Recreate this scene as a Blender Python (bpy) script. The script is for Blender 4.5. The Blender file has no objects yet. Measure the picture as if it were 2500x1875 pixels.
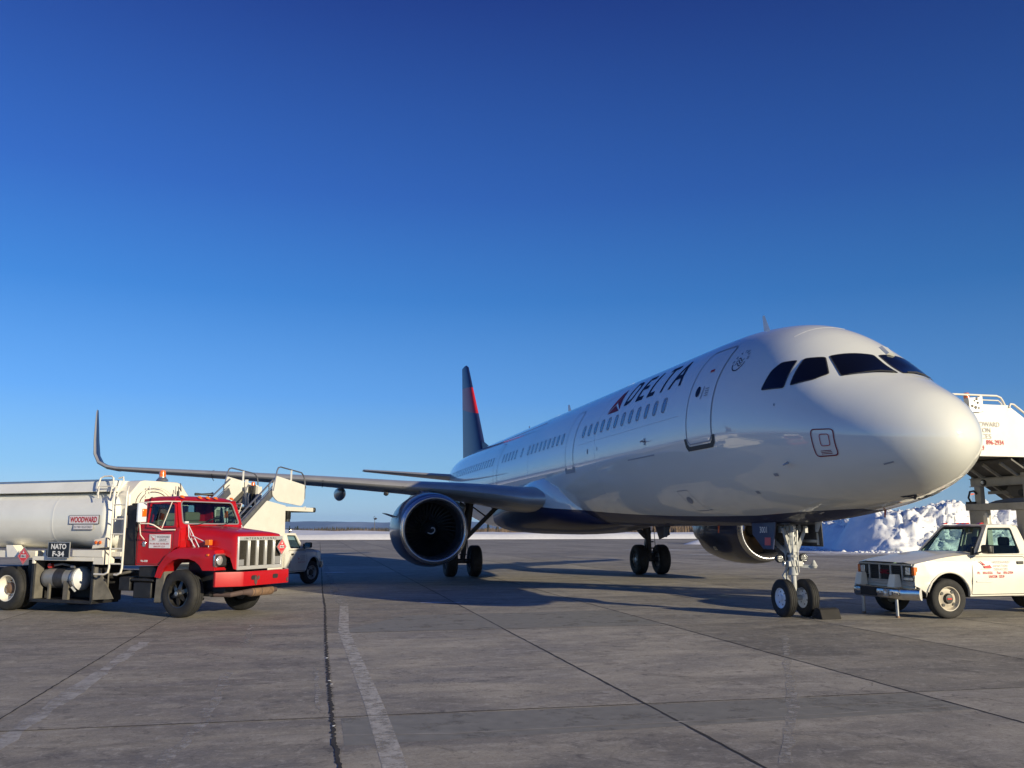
import bpy, bmesh, math, random
from mathutils import Vector, Matrix, noise
from math import sin, cos, pi, radians as R
random.seed(7)
SC = bpy.context.scene
COL = SC.collection
# ------------------------------------------------------------------ camera
cam = bpy.data.cameras.new('camera'); camo = bpy.data.objects.new('camera', cam); COL.objects.link(camo)
camo.location = (0, 0, 1.7777); camo.rotation_euler = (R(90+9.243), 0, 0)
cam.sensor_width = 36; cam.lens = 2173.9/2500*36; cam.clip_start = .1; cam.clip_end = 60000
SC.camera = camo
# ------------------------------------------------------------------ world and sun
SUNV = Vector((.714, -.700, math.tan(R(14.4)))).normalized()
W = bpy.data.worlds.new('World'); SC.world = W; W.use_nodes = True
nt = W.node_tree; bg = nt.nodes['Background']
sky = nt.nodes.new('ShaderNodeTexSky'); sky.sky_type = 'NISHITA'; sky.sun_disc = False
sky.sun_elevation = R(14.4); sky.sun_rotation = R(134.4); sky.altitude = 300
sky.air_density = 1.0; sky.dust_density = .25; sky.ozone_density = 2.6
hs = nt.nodes.new('ShaderNodeHueSaturation'); hs.inputs['Saturation'].default_value = 1.12
nt.links.new(sky.outputs[0], hs.inputs['Color'])
tcw = nt.nodes.new('ShaderNodeTexCoord'); spw = nt.nodes.new('ShaderNodeSeparateXYZ'); nt.links.new(tcw.outputs['Generated'], spw.inputs[0])
rw_ = nt.nodes.new('ShaderNodeValToRGB'); nt.links.new(spw.outputs['Z'], rw_.inputs[0]); cr_ = rw_.color_ramp; cr_.interpolation = 'LINEAR'
SKY = [(0, (.255,.39,.475)), (.02, (.225,.36,.465)), (.065, (.130,.290,.475)), (.143, (.064,.206,.480)), (.25, (.0235,.122,.365)), (.357, (.0148,.069,.280)), (.54, (.0066,.0240,.148)), (1, (.004,.012,.08))]
cr_.elements[0].position = 0; cr_.elements[0].color = (*SKY[0][1], 1); cr_.elements[1].position = 1; cr_.elements[1].color = (*SKY[-1][1], 1)
for p_, c_ in SKY[1:-1]: e_ = cr_.elements.new(p_); e_.color = (*c_, 1)
sv = nt.nodes.new('ShaderNodeVectorMath'); sv.operation = 'SCALE'; nt.links.new(rw_.outputs[0], sv.inputs[0])
ax_ = nt.nodes.new('ShaderNodeMapRange'); nt.links.new(spw.outputs['X'], ax_.inputs[0]); ax_.inputs[1].default_value = -.8; ax_.inputs[2].default_value = .55; ax_.inputs[3].default_value = 1.47/.115; ax_.inputs[4].default_value = .74/.115; nt.links.new(ax_.outputs[0], sv.inputs['Scale'])
mw = nt.nodes.new('ShaderNodeMix'); mw.data_type = 'RGBA'; mw.inputs['Factor'].default_value = .95; nt.links.new(hs.outputs[0], mw.inputs['A']); nt.links.new(sv.outputs[0], mw.inputs['B']); nt.links.new(mw.outputs['Result'], bg.inputs[0])
bg.inputs[1].default_value = .115
sl = bpy.data.lights.new('sun', 'SUN'); so = bpy.data.objects.new('sun', sl); COL.objects.link(so)
sl.energy = 3.9; sl.angle = R(.55); sl.color = (1, .875, .635)
so.rotation_euler = SUNV.to_track_quat('Z', 'Y').to_euler()
SC.view_settings.view_transform = 'Standard'; SC.view_settings.look = 'None'
SC.view_settings.exposure = .62; SC.view_settings.gamma = 1
try: SC.cycles.use_denoising = True
except Exception: pass
SC.cycles.max_bounces = 8; SC.cycles.transparent_max_bounces = 16
SC.cycles.caustics_reflective = False; SC.cycles.caustics_refractive = False

# ------------------------------------------------------------------ materials
def M(name, col, rough=.5, metal=0, coat=0, var=0, vscale=3, bump=0, bscale=40, dirt=0, dcol=(.12,.1,.08), dscale=2, spec=None, emit=None, crough=.05):
    m = bpy.data.materials.new(name); m.use_nodes = True; n = m.node_tree.nodes; l = m.node_tree.links
    b = n['Principled BSDF']; b.inputs['Base Color'].default_value = (*col, 1)
    b.inputs['Roughness'].default_value = rough; b.inputs['Metallic'].default_value = metal
    b.inputs['Coat Weight'].default_value = coat; b.inputs['Coat Roughness'].default_value = crough
    if spec is not None: b.inputs['Specular IOR Level'].default_value = spec
    tc = n.new('ShaderNodeTexCoord'); src = None
    if var or dirt:
        nz = n.new('ShaderNodeTexNoise'); nz.inputs['Scale'].default_value = vscale; nz.inputs['Detail'].default_value = 6
        l.new(tc.outputs['Object'], nz.inputs['Vector'])
        mr = n.new('ShaderNodeMapRange'); mr.inputs[1].default_value = .3; mr.inputs[2].default_value = .7
        mr.inputs[3].default_value = 1-var; mr.inputs[4].default_value = 1+var
        l.new(nz.outputs['Fac'], mr.inputs[0])
        mx = n.new('ShaderNodeVectorMath'); mx.operation = 'SCALE'; mx.inputs[0].default_value = col
        l.new(mr.outputs[0], mx.inputs['Scale']); src = mx.outputs[0]
        if dirt:
            n2 = n.new('ShaderNodeTexNoise'); n2.inputs['Scale'].default_value = dscale; n2.inputs['Detail'].default_value = 8; n2.inputs['Roughness'].default_value = .65
            l.new(tc.outputs['Object'], n2.inputs['Vector'])
            r2 = n.new('ShaderNodeMapRange'); r2.inputs[1].default_value = .5; r2.inputs[2].default_value = .72; r2.inputs[4].default_value = dirt
            l.new(n2.outputs['Fac'], r2.inputs[0])
            mm = n.new('ShaderNodeMix'); mm.data_type = 'RGBA'; l.new(r2.outputs[0], mm.inputs['Factor'])
            l.new(src, mm.inputs['A']); mm.inputs['B'].default_value = (*dcol, 1); src = mm.outputs['Result']
        l.new(src, b.inputs['Base Color'])
    if bump:
        nb = n.new('ShaderNodeTexNoise'); nb.inputs['Scale'].default_value = bscale; nb.inputs['Detail'].default_value = 5
        l.new(tc.outputs['Object'], nb.inputs['Vector'])
        bp = n.new('ShaderNodeBump'); bp.inputs['Strength'].default_value = bump; bp.inputs['Distance'].default_value = .02
        l.new(nb.outputs['Fac'], bp.inputs['Height']); l.new(bp.outputs[0], b.inputs['Normal'])
    if emit:
        b.inputs['Emission Color'].default_value = (*emit, 1); b.inputs['Emission Strength'].default_value = 1
    return m
def glass(name, tint=(.75,.85,.83), ior=1.5, refl=1.0):
    m = bpy.data.materials.new(name); m.use_nodes = True; n = m.node_tree.nodes; l = m.node_tree.links
    n.remove(n['Principled BSDF']); out = n['Material Output']
    t = n.new('ShaderNodeBsdfTransparent'); t.inputs[0].default_value = (*tint, 1)
    g = n.new('ShaderNodeBsdfGlossy'); g.inputs['Roughness'].default_value = .02
    lw = n.new('ShaderNodeLayerWeight'); pw = n.new('ShaderNodeMath'); pw.operation = 'POWER'; l.new(lw.outputs['Facing'], pw.inputs[0]); pw.inputs[1].default_value = 4.5
    f = n.new('ShaderNodeMath'); f.operation = 'MULTIPLY_ADD'; l.new(pw.outputs[0], f.inputs[0]); f.inputs[1].default_value = .9; f.inputs[2].default_value = .06*refl
    x = n.new('ShaderNodeMixShader'); l.new(f.outputs[0], x.inputs[0]); l.new(t.outputs[0], x.inputs[1]); l.new(g.outputs[0], x.inputs[2])
    l.new(x.outputs[0], out.inputs[0]); return m

def fuselage_paint():
    """white top paint, navy belly: a real paint line that climbs towards the wing"""
    m = M('fuselage_paint', (.80,.80,.78), .6, 0, 1.0, crough=.012); n = m.node_tree.nodes; l = m.node_tree.links; b = n['Principled BSDF']
    tc = [x for x in n if x.type == 'TEX_COORD'][0]
    sp = n.new('ShaderNodeSeparateXYZ'); l.new(tc.outputs['Object'], sp.inputs[0])
    # line z = 1.93 + .0035*(x-5)^1.9
    a = n.new('ShaderNodeMath'); a.operation = 'SUBTRACT'; l.new(sp.outputs['X'], a.inputs[0]); a.inputs[1].default_value = 5
    a2 = n.new('ShaderNodeMath'); a2.operation = 'MAXIMUM'; l.new(a.outputs[0], a2.inputs[0]); a2.inputs[1].default_value = 0
    a3 = n.new('ShaderNodeMath'); a3.operation = 'POWER'; l.new(a2.outputs[0], a3.inputs[0]); a3.inputs[1].default_value = 2.0
    a4 = n.new('ShaderNodeMath'); a4.operation = 'MULTIPLY_ADD'; l.new(a3.outputs[0], a4.inputs[0]); a4.inputs[1].default_value = .0031; a4.inputs[2].default_value = 2.05
    c1 = n.new('ShaderNodeMath'); c1.operation = 'SUBTRACT'; c1.inputs[0].default_value = 5; l.new(sp.outputs['X'], c1.inputs[1])
    c2 = n.new('ShaderNodeMath'); c2.operation = 'MAXIMUM'; l.new(c1.outputs[0], c2.inputs[0]); c2.inputs[1].default_value = 0
    c3 = n.new('ShaderNodeMath'); c3.operation = 'MULTIPLY_ADD'; l.new(c2.outputs[0], c3.inputs[0]); c3.inputs[1].default_value = .03; l.new(a4.outputs[0], c3.inputs[2])
    lt = n.new('ShaderNodeMath'); lt.operation = 'LESS_THAN'; l.new(sp.outputs['Z'], lt.inputs[0]); l.new(c3.outputs[0], lt.inputs[1])
    f2 = n.new('ShaderNodeMath'); f2.operation = 'GREATER_THAN'; l.new(sp.outputs['X'], f2.inputs[0]); f2.inputs[1].default_value = 2.2
    mu = n.new('ShaderNodeMath'); mu.operation = 'MULTIPLY'; l.new(lt.outputs[0], mu.inputs[0]); l.new(f2.outputs[0], mu.inputs[1])
    lx = n.new('ShaderNodeMath'); lx.operation = 'LESS_THAN'; l.new(sp.outputs['X'], lx.inputs[0]); lx.inputs[1].default_value = 27
    mu2 = n.new('ShaderNodeMath'); mu2.operation = 'MULTIPLY'; l.new(mu.outputs[0], mu2.inputs[0]); l.new(lx.outputs[0], mu2.inputs[1])
    mm = n.new('ShaderNodeMix'); mm.data_type = 'RGBA'; l.new(mu2.outputs[0], mm.inputs['Factor'])
    nz = n.new('ShaderNodeTexNoise'); nz.inputs['Scale'].default_value = .8; nz.inputs['Detail'].default_value = 5; l.new(tc.outputs['Object'], nz.inputs['Vector'])
    cr = n.new('ShaderNodeMix'); cr.data_type = 'RGBA'; cr.inputs['A'].default_value = (.69,.70,.645,1); cr.inputs['B'].default_value = (.75,.76,.70,1); l.new(nz.outputs['Fac'], cr.inputs['Factor'])
    l.new(cr.outputs['Result'], mm.inputs['A']); mm.inputs['B'].default_value = (.004,.010,.055,1)
    l.new(mm.outputs['Result'], b.inputs['Base Color'])
    cw = n.new('ShaderNodeMath'); cw.operation = 'MULTIPLY_ADD'; l.new(mu2.outputs[0], cw.inputs[0]); cw.inputs[1].default_value = -.8; cw.inputs[2].default_value = 1.0; l.new(cw.outputs[0], b.inputs['Coat Weight'])
    b.inputs['Coat IOR'].default_value = 1.7
    # faint skin waviness (panels between frames) so reflections wobble
    mp = n.new('ShaderNodeMapping'); mp.inputs['Scale'].default_value = (1.9, .5, .5); l.new(tc.outputs['Object'], mp.inputs[0])
    nb = n.new('ShaderNodeTexNoise'); nb.inputs['Scale'].default_value = 1.6; nb.inputs['Detail'].default_value = 2; l.new(mp.outputs[0], nb.inputs['Vector'])
    bp = n.new('ShaderNodeBump'); bp.inputs['Strength'].default_value = .16; bp.inputs['Distance'].default_value = .02; l.new(nb.outputs['Fac'], bp.inputs['Height'])
    l.new(bp.outputs[0], b.inputs['Normal']); l.new(bp.outputs[0], b.inputs['Coat Normal'])
    return m

MT = dict(
 fus = fuselage_paint(),
 navy = M('navy_paint', (.008,.015,.055), .4, 0, .55, var=.2, bump=.05, bscale=2),
 fred = M('fin_red', (.42,.010,.018), .5, 0, .1, var=.1), navyfin = M('fin_navy', (.008,.018,.075), .5, 0, .12, var=.15),
 dred = M('logo_red', (.42,.02,.04), .55, spec=.15), mred = M('logo_dark_red', (.22,.01,.03), .55, spec=.15),
 letter = M('navy_lettering', (.006,.012,.045), .6, spec=.12),
 seamlt = M('skin_seam_light', (.50,.51,.53), .5), seam = M('seam_grey', (.27,.29,.33), .5), pane = M('cabin_window_glass', (.10,.13,.19), .12, 0, .8),
 cockpit = M('cockpit_glass', (.003,.003,.0035), .03, 0, 0, spec=.5), rubber = M('window_seal', (.03,.03,.03), .6),
 wing = M('wing_grey', (.30,.31,.32), .42, 0, .25, var=.08, vscale=1.5, dirt=.3, dcol=(.17,.17,.16), dscale=.8),
 brightalu = M('bright_grille_metal', (.72,.72,.70), .3, .5, 0, var=.06, vscale=6), lampdark = M('unlit_lamp_glass', (.10,.105,.11), .15, .3, .8, bump=.3, bscale=40), alu = M('bare_aluminium', (.50,.49,.46), .45, .45, 0, var=.08, vscale=2, bump=.03, bscale=8),
 lip = M('polished_lip', (.46,.46,.47), .27, .85, 0, var=.05),
 duct = M('inlet_liner', (.05,.052,.055), .5), blade = M('fan_blade', (.055,.056,.06), .35, .7), spin = M('spinner', (.02,.02,.02), .4), mark = M('white_mark', (.7,.7,.68), .5),
 tan = M('port_blades', (.22,.16,.10), .4, .5),
 gear = M('gear_grey_paint', (.46,.47,.46), .35, 0, .4, var=.12, vscale=8, dirt=.5, dscale=9), gdark = M('gear_dark', (.05,.05,.055), .5, .3, var=.3, vscale=10),
 tyre = M('tyre_rubber', (.018,.018,.018), .8, var=.25, vscale=9, bump=.3, bscale=60, dirt=.4, dcol=(.06,.055,.05), dscale=3),
 gwheel = M('white_wheel', (.72,.76,.80), .35, 0, .4, var=.08, vscale=8),
 chrome = M('chrome', (.66,.65,.63), .2, 1, var=.05, bump=.02, bscale=12), steel = M('galvanised_steel', (.38,.39,.40), .4, .8, var=.15, vscale=6),
 red = M('red_truck_paint', (.43,.006,.010), .42, 0, .28, spec=.35, var=.10, vscale=2.5, dirt=.18, dcol=(.25,.03,.03), dscale=2.2, bump=.02, bscale=6),
 cream = M('cream_white_paint', (.80,.76,.66), .38, 0, .45, var=.05, vscale=2.5, dirt=.16, dcol=(.45,.40,.32), dscale=3.0, bump=.03, bscale=5),
 white = M('white_vehicle_paint', (.78,.76,.69), .32, 0, .6, var=.04, vscale=3, dirt=.12, dcol=(.5,.46,.38), dscale=4, bump=.02, bscale=5),
 tank = M('tank_white_paint', (.80,.80,.74), .3, 0, .5, var=.05, vscale=1.2, dirt=.25, dcol=(.50,.49,.44), dscale=1.6, bump=.05, bscale=1.4),
 black = M('black_chassis', (.012,.012,.013), .55, var=.4, vscale=5, dirt=.5, dcol=(.05,.045,.04), dscale=6), plastic = M('black_plastic', (.02,.02,.02), .45),
 dirty = M('dusty_rubber_flap', (.13,.12,.10), .85, var=.3, vscale=6), darkint = M('dark_interior', (.02,.02,.022), .8), seatm = M('seat_vinyl', (.10,.09,.075), .7, var=.2),
 beige = M('seat_back_beige', (.22,.20,.15), .8),
 amber = M('amber_lens', (.75,.16,.01), .2, 0, .8), redlens = M('red_lens', (.55,.03,.02), .2, 0, .8), lens = M('headlamp_lens', (.72,.74,.74), .12, .6, bump=.3, bscale=30),
 placard = M('placard_red', (.65,.05,.06), .4), signw = M('sign_white', (.75,.72,.74), .45), signblk = M('sign_black', (.012,.012,.014), .35), txtred = M('sign_red_text', (.45,.02,.03), .5),
 txtgrey = M('sign_grey_text', (.28,.27,.27), .5), txtwhite = M('sign_white_text', (.78,.78,.76), .5), silver = M('silver_paint', (.42,.42,.42), .38, .5, var=.1),
 tanksil = M('filter_vessel_grey', (.30,.30,.29), .45, .3, var=.15, vscale=6, dirt=.4, dscale=6), rust = M('rusty_steel', (.30,.19,.12), .6, .5, var=.35, vscale=9, dirt=.6, dcol=(.12,.05,.02), dscale=9),
 scuff = M('scuffed_bare_patch', (.09,.06,.055), .7), mesh = M('radiator_mesh', (.045,.04,.03), .5, .4, var=.7, vscale=60),
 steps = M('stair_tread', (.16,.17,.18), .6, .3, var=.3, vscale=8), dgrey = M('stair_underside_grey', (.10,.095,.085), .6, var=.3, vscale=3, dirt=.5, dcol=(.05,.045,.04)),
 beam = M('lift_beam_paint', (.40,.385,.34), .5, 0, .2, var=.12, vscale=3, dirt=.5, dcol=(.2,.18,.15), dscale=4),
 bark = M('bark', (.07,.05,.035), .9), conif = M('conifer_needles', (.018,.032,.016), .85, var=.3), brush = M('bare_brush', (.135,.095,.06), .9, var=.4, vscale=.1),
 glass = glass('vehicle_glass', (.62,.78,.75)), tglass = glass('truck_side_glass', (.50,.64,.62)), mirror = M('mirror_glass', (.8,.8,.8), .03, 1),
 orange = M('orange_flag', (.7,.12,.03), .6), purple = M('blue_grey_cover', (.10,.13,.2), .5), rimcream = M('dull_cream_rim', (.50,.45,.36), .5, 0, .1, var=.15, vscale=8, dirt=.4, dcol=(.2,.16,.1), dscale=8), rimblk = M('black_wheel_paint', (.022,.021,.02), .4, 0, .3, var=.4, vscale=12, dirt=.5, dcol=(.08,.07,.06), dscale=9),
)
# ------------------------------------------------------------------ mesh builder
class MB:
    def __init__(s): s.v = []; s.f = []; s.m = []
    def add(s, vs, fs, mi=0):
        o = len(s.v); s.v += [tuple(v) for v in vs]; s.f += [tuple(i+o for i in f) for f in fs]; s.m += [mi]*len(fs); return s
    def box(s, x0, x1, y0, y1, z0, z1, mi=0):
        v = [(x, y, z) for x in (x0, x1) for y in (y0, y1) for z in (z0, z1)]
        return s.add(v, [(0,1,3,2),(4,6,7,5),(0,4,5,1),(2,3,7,6),(0,2,6,4),(1,5,7,3)], mi)
    def hexa(s, p, mi=0):   # p: 8 points, bottom 4 ccw then top 4 ccw
        return s.add(p, [(3,2,1,0),(4,5,6,7),(0,1,5,4),(1,2,6,5),(2,3,7,6),(3,0,4,7)], mi)
    def bar(s, a, b, w, h=None, mi=0, up=(0,0,1)):
        a = Vector(a); b = Vector(b); d = (b-a).normalized(); h = h or w; u = Vector(up)
        if abs(d.dot(u)) > .98: u = Vector((1,0,0))
        r = d.cross(u).normalized(); u = r.cross(d)
        q = [(-1,-1),(1,-1),(1,1),(-1,1)]
        return s.hexa([a+r*w/2*i+u*h/2*j for i, j in q]+[b+r*w/2*i+u*h/2*j for i, j in q], mi)
    def tube(s, pts, r, seg=8, mi=0, closed=False):
        P = [Vector(p) for p in pts]; n = len(P); rr = r if isinstance(r, (list, tuple)) else [r]*n
        rings = []; pr = None
        for i, p in enumerate(P):
            d = (P[(i+1) % n]-P[i-1]) if closed else (P[min(i+1, n-1)]-P[max(i-1, 0)])
            d = d.normalized() if d.length > 1e-9 else Vector((0,0,1))
            if pr is None:
                u = Vector((0,0,1)) if abs(d.z) < .9 else Vector((1,0,0)); x = d.cross(u).normalized()
            else:
                x = (pr - d*pr.dot(d)); x = x.normalized() if x.length > 1e-6 else d.orthogonal().normalized()
            pr = x; y = d.cross(x)
            rings.append([p+(x*cos(2*pi*k/seg)+y*sin(2*pi*k/seg))*rr[i] for k in range(seg)])
        vs = [v for g in rings for v in g]; fs = []
        m = n if closed else n-1
        for i in range(m):
            for k in range(seg):
                a = i*seg+k; b = i*seg+(k+1) % seg; c = ((i+1) % n)*seg+(k+1) % seg; d = ((i+1) % n)*seg+k
                fs.append((a, b, c, d))
        if not closed: fs += [tuple(range(seg))[::-1], tuple(range((n-1)*seg, n*seg))]
        return s.add(vs, fs, mi)
    def cyl(s, a, b, r, seg=20, mi=0, r2=None): return s.tube([a, b], [r, r if r2 is None else r2], seg, mi)
    def lathe(s, prof, c, axis='y', sgn=1, seg=32, mi=0, mis=None, phase=0):
        # prof: (r, a): radius, offset along axis ; axis vector
        ax = {'x': Vector((1,0,0)), 'y': Vector((0,1,0)), 'z': Vector((0,0,1))}[axis] if isinstance(axis, str) else Vector(axis).normalized()
        u = Vector((0,0,1)) if abs(ax.z) < .9 else Vector((1,0,0)); x = ax.cross(u).normalized(); y = ax.cross(x); c = Vector(c)
        vs = [c+ax*a*sgn+(x*cos(2*pi*k/seg+phase)+y*sin(2*pi*k/seg+phase))*r for r, a in prof for k in range(seg)]
        n = len(prof); o = len(s.v); s.v += [tuple(v) for v in vs]
        for i in range(n-1):
            for k in range(seg):
                f = (o+i*seg+k, o+i*seg+(k+1) % seg, o+(i+1)*seg+(k+1) % seg, o+(i+1)*seg+k)
                s.f.append(f if sgn > 0 else f[::-1]); s.m.append(mis[i] if mis else mi)
        return s
    def loft(s, rings, closed=True, caps=True, mi=0, mis=None):
        n = len(rings[0]); o = len(s.v)
        for g in rings: s.v += [tuple(p) for p in g]
        for i in range(len(rings)-1):
            for k in range(n if closed else n-1):
                s.f.append((o+i*n+k, o+i*n+(k+1) % n, o+(i+1)*n+(k+1) % n, o+(i+1)*n+k)); s.m.append(mis(i, k) if mis else mi)
        if caps:
            s.f.append(tuple(range(o, o+n))[::-1]); s.m.append(mi); s.f.append(tuple(range(o+(len(rings)-1)*n, o+len(rings)*n))); s.m.append(mi)
        return s
    def panel(s, outer, holes, fn, t, mi=0, cuts=None):
        """flat outline (with holes) in (u,v), mapped by fn to 3D, extruded by vector t"""
        bm = bmesh.new(); loops = [outer]+list(holes); edges = []
        for lp in loops:
            vv = [bm.verts.new((u, v, 0)) for u, v in lp]
            edges += [bm.edges.new((vv[i], vv[(i+1) % len(vv)])) for i in range(len(vv))]
        bmesh.ops.triangle_fill(bm, use_beauty=True, use_dissolve=False, edges=edges, normal=(0,0,1))
        if cuts:
            du, dv = cuts; us = [p[0] for p in outer]; vs_ = [p[1] for p in outer]
            for ax, d, a, b in ((0, du, min(us), max(us)), (1, dv, min(vs_), max(vs_))):
                if not d: continue
                k = a+d
                while k < b:
                    co = [0,0,0]; co[ax] = k; no = [0,0,0]; no[ax] = 1
                    bmesh.ops.bisect_plane(bm, geom=bm.verts[:]+bm.edges[:]+bm.faces[:], plane_co=co, plane_no=no); k += d
        bm.verts.index_update(); V = [Vector(fn(v.co.x, v.co.y)) for v in bm.verts]; F = []
        for f in bm.faces:
            if f.normal.z < 0: f.normal_flip()
            F.append([v.index for v in f.verts])
        n = len(V)
        if t is None: s.add(V, F, mi)
        else:
            T = Vector(t); bd = []
            for e in bm.edges:
                if len(e.link_faces) == 1:
                    l = e.link_faces[0].loops
                    for q in l:
                        if q.edge == e: bd.append((q.vert.index, q.link_loop_next.vert.index))
            s.add(V+[p+T for p in V], F+[[i+n for i in f[::-1]] for f in F]+[(b, a, a+n, b+n) for a, b in bd], mi)
        bm.free(); return s
    def merge(s, o, mi=0): return s.add(o.v, o.f, mi)
    def build(s, name, mats, parent=None, bevel=0, seg=2, smooth=True, ang=32, label=None, recalc=True, weld=False, split=False):
        if split:
            par = list(range(len(s.v)))
            def fd(i):
                while par[i] != i: par[i] = par[par[i]]; i = par[i]
                return i
            for f in s.f:
                for j in f[1:]: par[fd(j)] = fd(f[0])
            gr = {}
            for i, f in enumerate(s.f): gr.setdefault(fd(f[0]), []).append(i)
            for ids in gr.values():
                q = MB(); mp = {}
                for i in ids:
                    for j in s.f[i]:
                        if j not in mp: mp[j] = len(q.v); q.v.append(s.v[j])
                    q.f.append(tuple(mp[j] for j in s.f[i])); q.m.append(s.m[i])
                q.build(name, mats, parent, bevel, seg, smooth, ang, label, recalc)
            return
        me = bpy.data.meshes.new(name); me.from_pydata(s.v, [], s.f)
        if not isinstance(mats, (list, tuple)): mats = [mats]
        for m in mats: me.materials.append(MT[m] if isinstance(m, str) else m)
        me.polygons.foreach_set('material_index', s.m)
        if recalc or weld:
            bm = bmesh.new(); bm.from_mesh(me)
            if weld: bmesh.ops.remove_doubles(bm, verts=bm.verts, dist=1e-4)
            if recalc: bmesh.ops.recalc_face_normals(bm, faces=bm.faces)
            bm.to_mesh(me); bm.free()
        if smooth:
            me.polygons.foreach_set('use_smooth', [True]*len(me.polygons)); me.set_sharp_from_angle(angle=R(ang))
        me.update()
        o = bpy.data.objects.new(name, me); COL.objects.link(o)
        if parent: o.parent = parent
        if bevel:
            b = o.modifiers.new('bevel', 'BEVEL'); b.width = bevel; b.segments = seg; b.limit_method = 'ANGLE'; b.angle_limit = R(38); b.harden_normals = False
        if label: o['label'] = label
        return o
def thing(name, label, cat, loc=(0,0,0), rz=0, group=None):
    o = bpy.data.objects.new(name, None); COL.objects.link(o); o.location = loc; o.rotation_euler = (0,0,rz); o.empty_display_size = .5
    o['label'] = label; o['category'] = cat
    if group: o['group'] = group
    return o
def tag(o, label, cat, group=None, kind=None):
    if kind: o['kind'] = kind
    if label: o['label'] = label
    if cat: o['category'] = cat
    if group: o['group'] = group
    return o
def rp(pts, r, n=4):
    """round the corners of a polygon"""
    out = []; N = len(pts); rr = r if isinstance(r, (list, tuple)) else [r]*N
    for i in range(N):
        p = Vector(pts[i]).to_2d(); a = Vector(pts[i-1]).to_2d(); b = Vector(pts[(i+1) % N]).to_2d()
        q = rr[i]
        if q <= 0: out.append(tuple(p)); continue
        d1 = (a-p); d2 = (b-p); q1 = min(q, d1.length*.45, d2.length*.45)
        A = p+d1.normalized()*q1; B = p+d2.normalized()*q1
        for k in range(n+1):
            t = k/n; out.append(tuple(A*(1-t)**2+p*2*t*(1-t)+B*t*t))
    return out
def inset(poly, d):
    c = Vector((sum(p[0] for p in poly)/len(poly), sum(p[1] for p in poly)/len(poly))); out = []
    N = len(poly)
    area = sum(poly[i][0]*poly[(i+1) % N][1]-poly[(i+1) % N][0]*poly[i][1] for i in range(N)); sg = 1 if area > 0 else -1
    for i in range(N):
        p = Vector(poly[i]); a = (p-Vector(poly[i-1])).normalized(); b = (Vector(poly[(i+1) % N])-p).normalized()
        n1 = Vector((-a.y, a.x))*sg; n2 = Vector((-b.y, b.x))*sg; m = (n1+n2); k = 1+n1.dot(n2)
        out.append(tuple(p+m*d/max(k, .3)))
    return out
def text_geo(s, bold=0, shear=0, space=1.0):
    c = bpy.data.curves.new('t', 'FONT'); c.body = s; c.size = 1; c.offset = bold; c.shear = shear; c.space_character = space; c.resolution_u = 3
    o = bpy.data.objects.new('t', c); COL.objects.link(o); dg = bpy.context.evaluated_depsgraph_get(); dg.update()
    me = bpy.data.meshes.new_from_object(o.evaluated_get(dg)); COL.objects.unlink(o)
    V = [v.co.copy() for v in me.vertices]; F = [tuple(p.vertices) for p in me.polygons]
    bpy.data.objects.remove(o); bpy.data.curves.remove(c); bpy.data.meshes.remove(me)
    x0 = min(v.x for v in V); x1 = max(v.x for v in V); y0 = min(v.y for v in V); y1 = max(v.y for v in V)
    return [((v.x-x0)/(x1-x0), (v.y-y0)/(y1-y0)) for v in V], F
def text(mb, s, w, h, org, ud, vd, bold=0, shear=0, space=1.0, mi=0, off=.003):
    """letters centred at org in the plane ud/vd"""
    V, F = text_geo(s, bold, shear, space); ud = Vector(ud).normalized(); vd = Vector(vd).normalized(); n = ud.cross(vd); O = Vector(org)
    return mb.add([O+ud*(u-.5)*w+vd*(v-.5)*h+n*off for u, v in V], F, mi)

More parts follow.
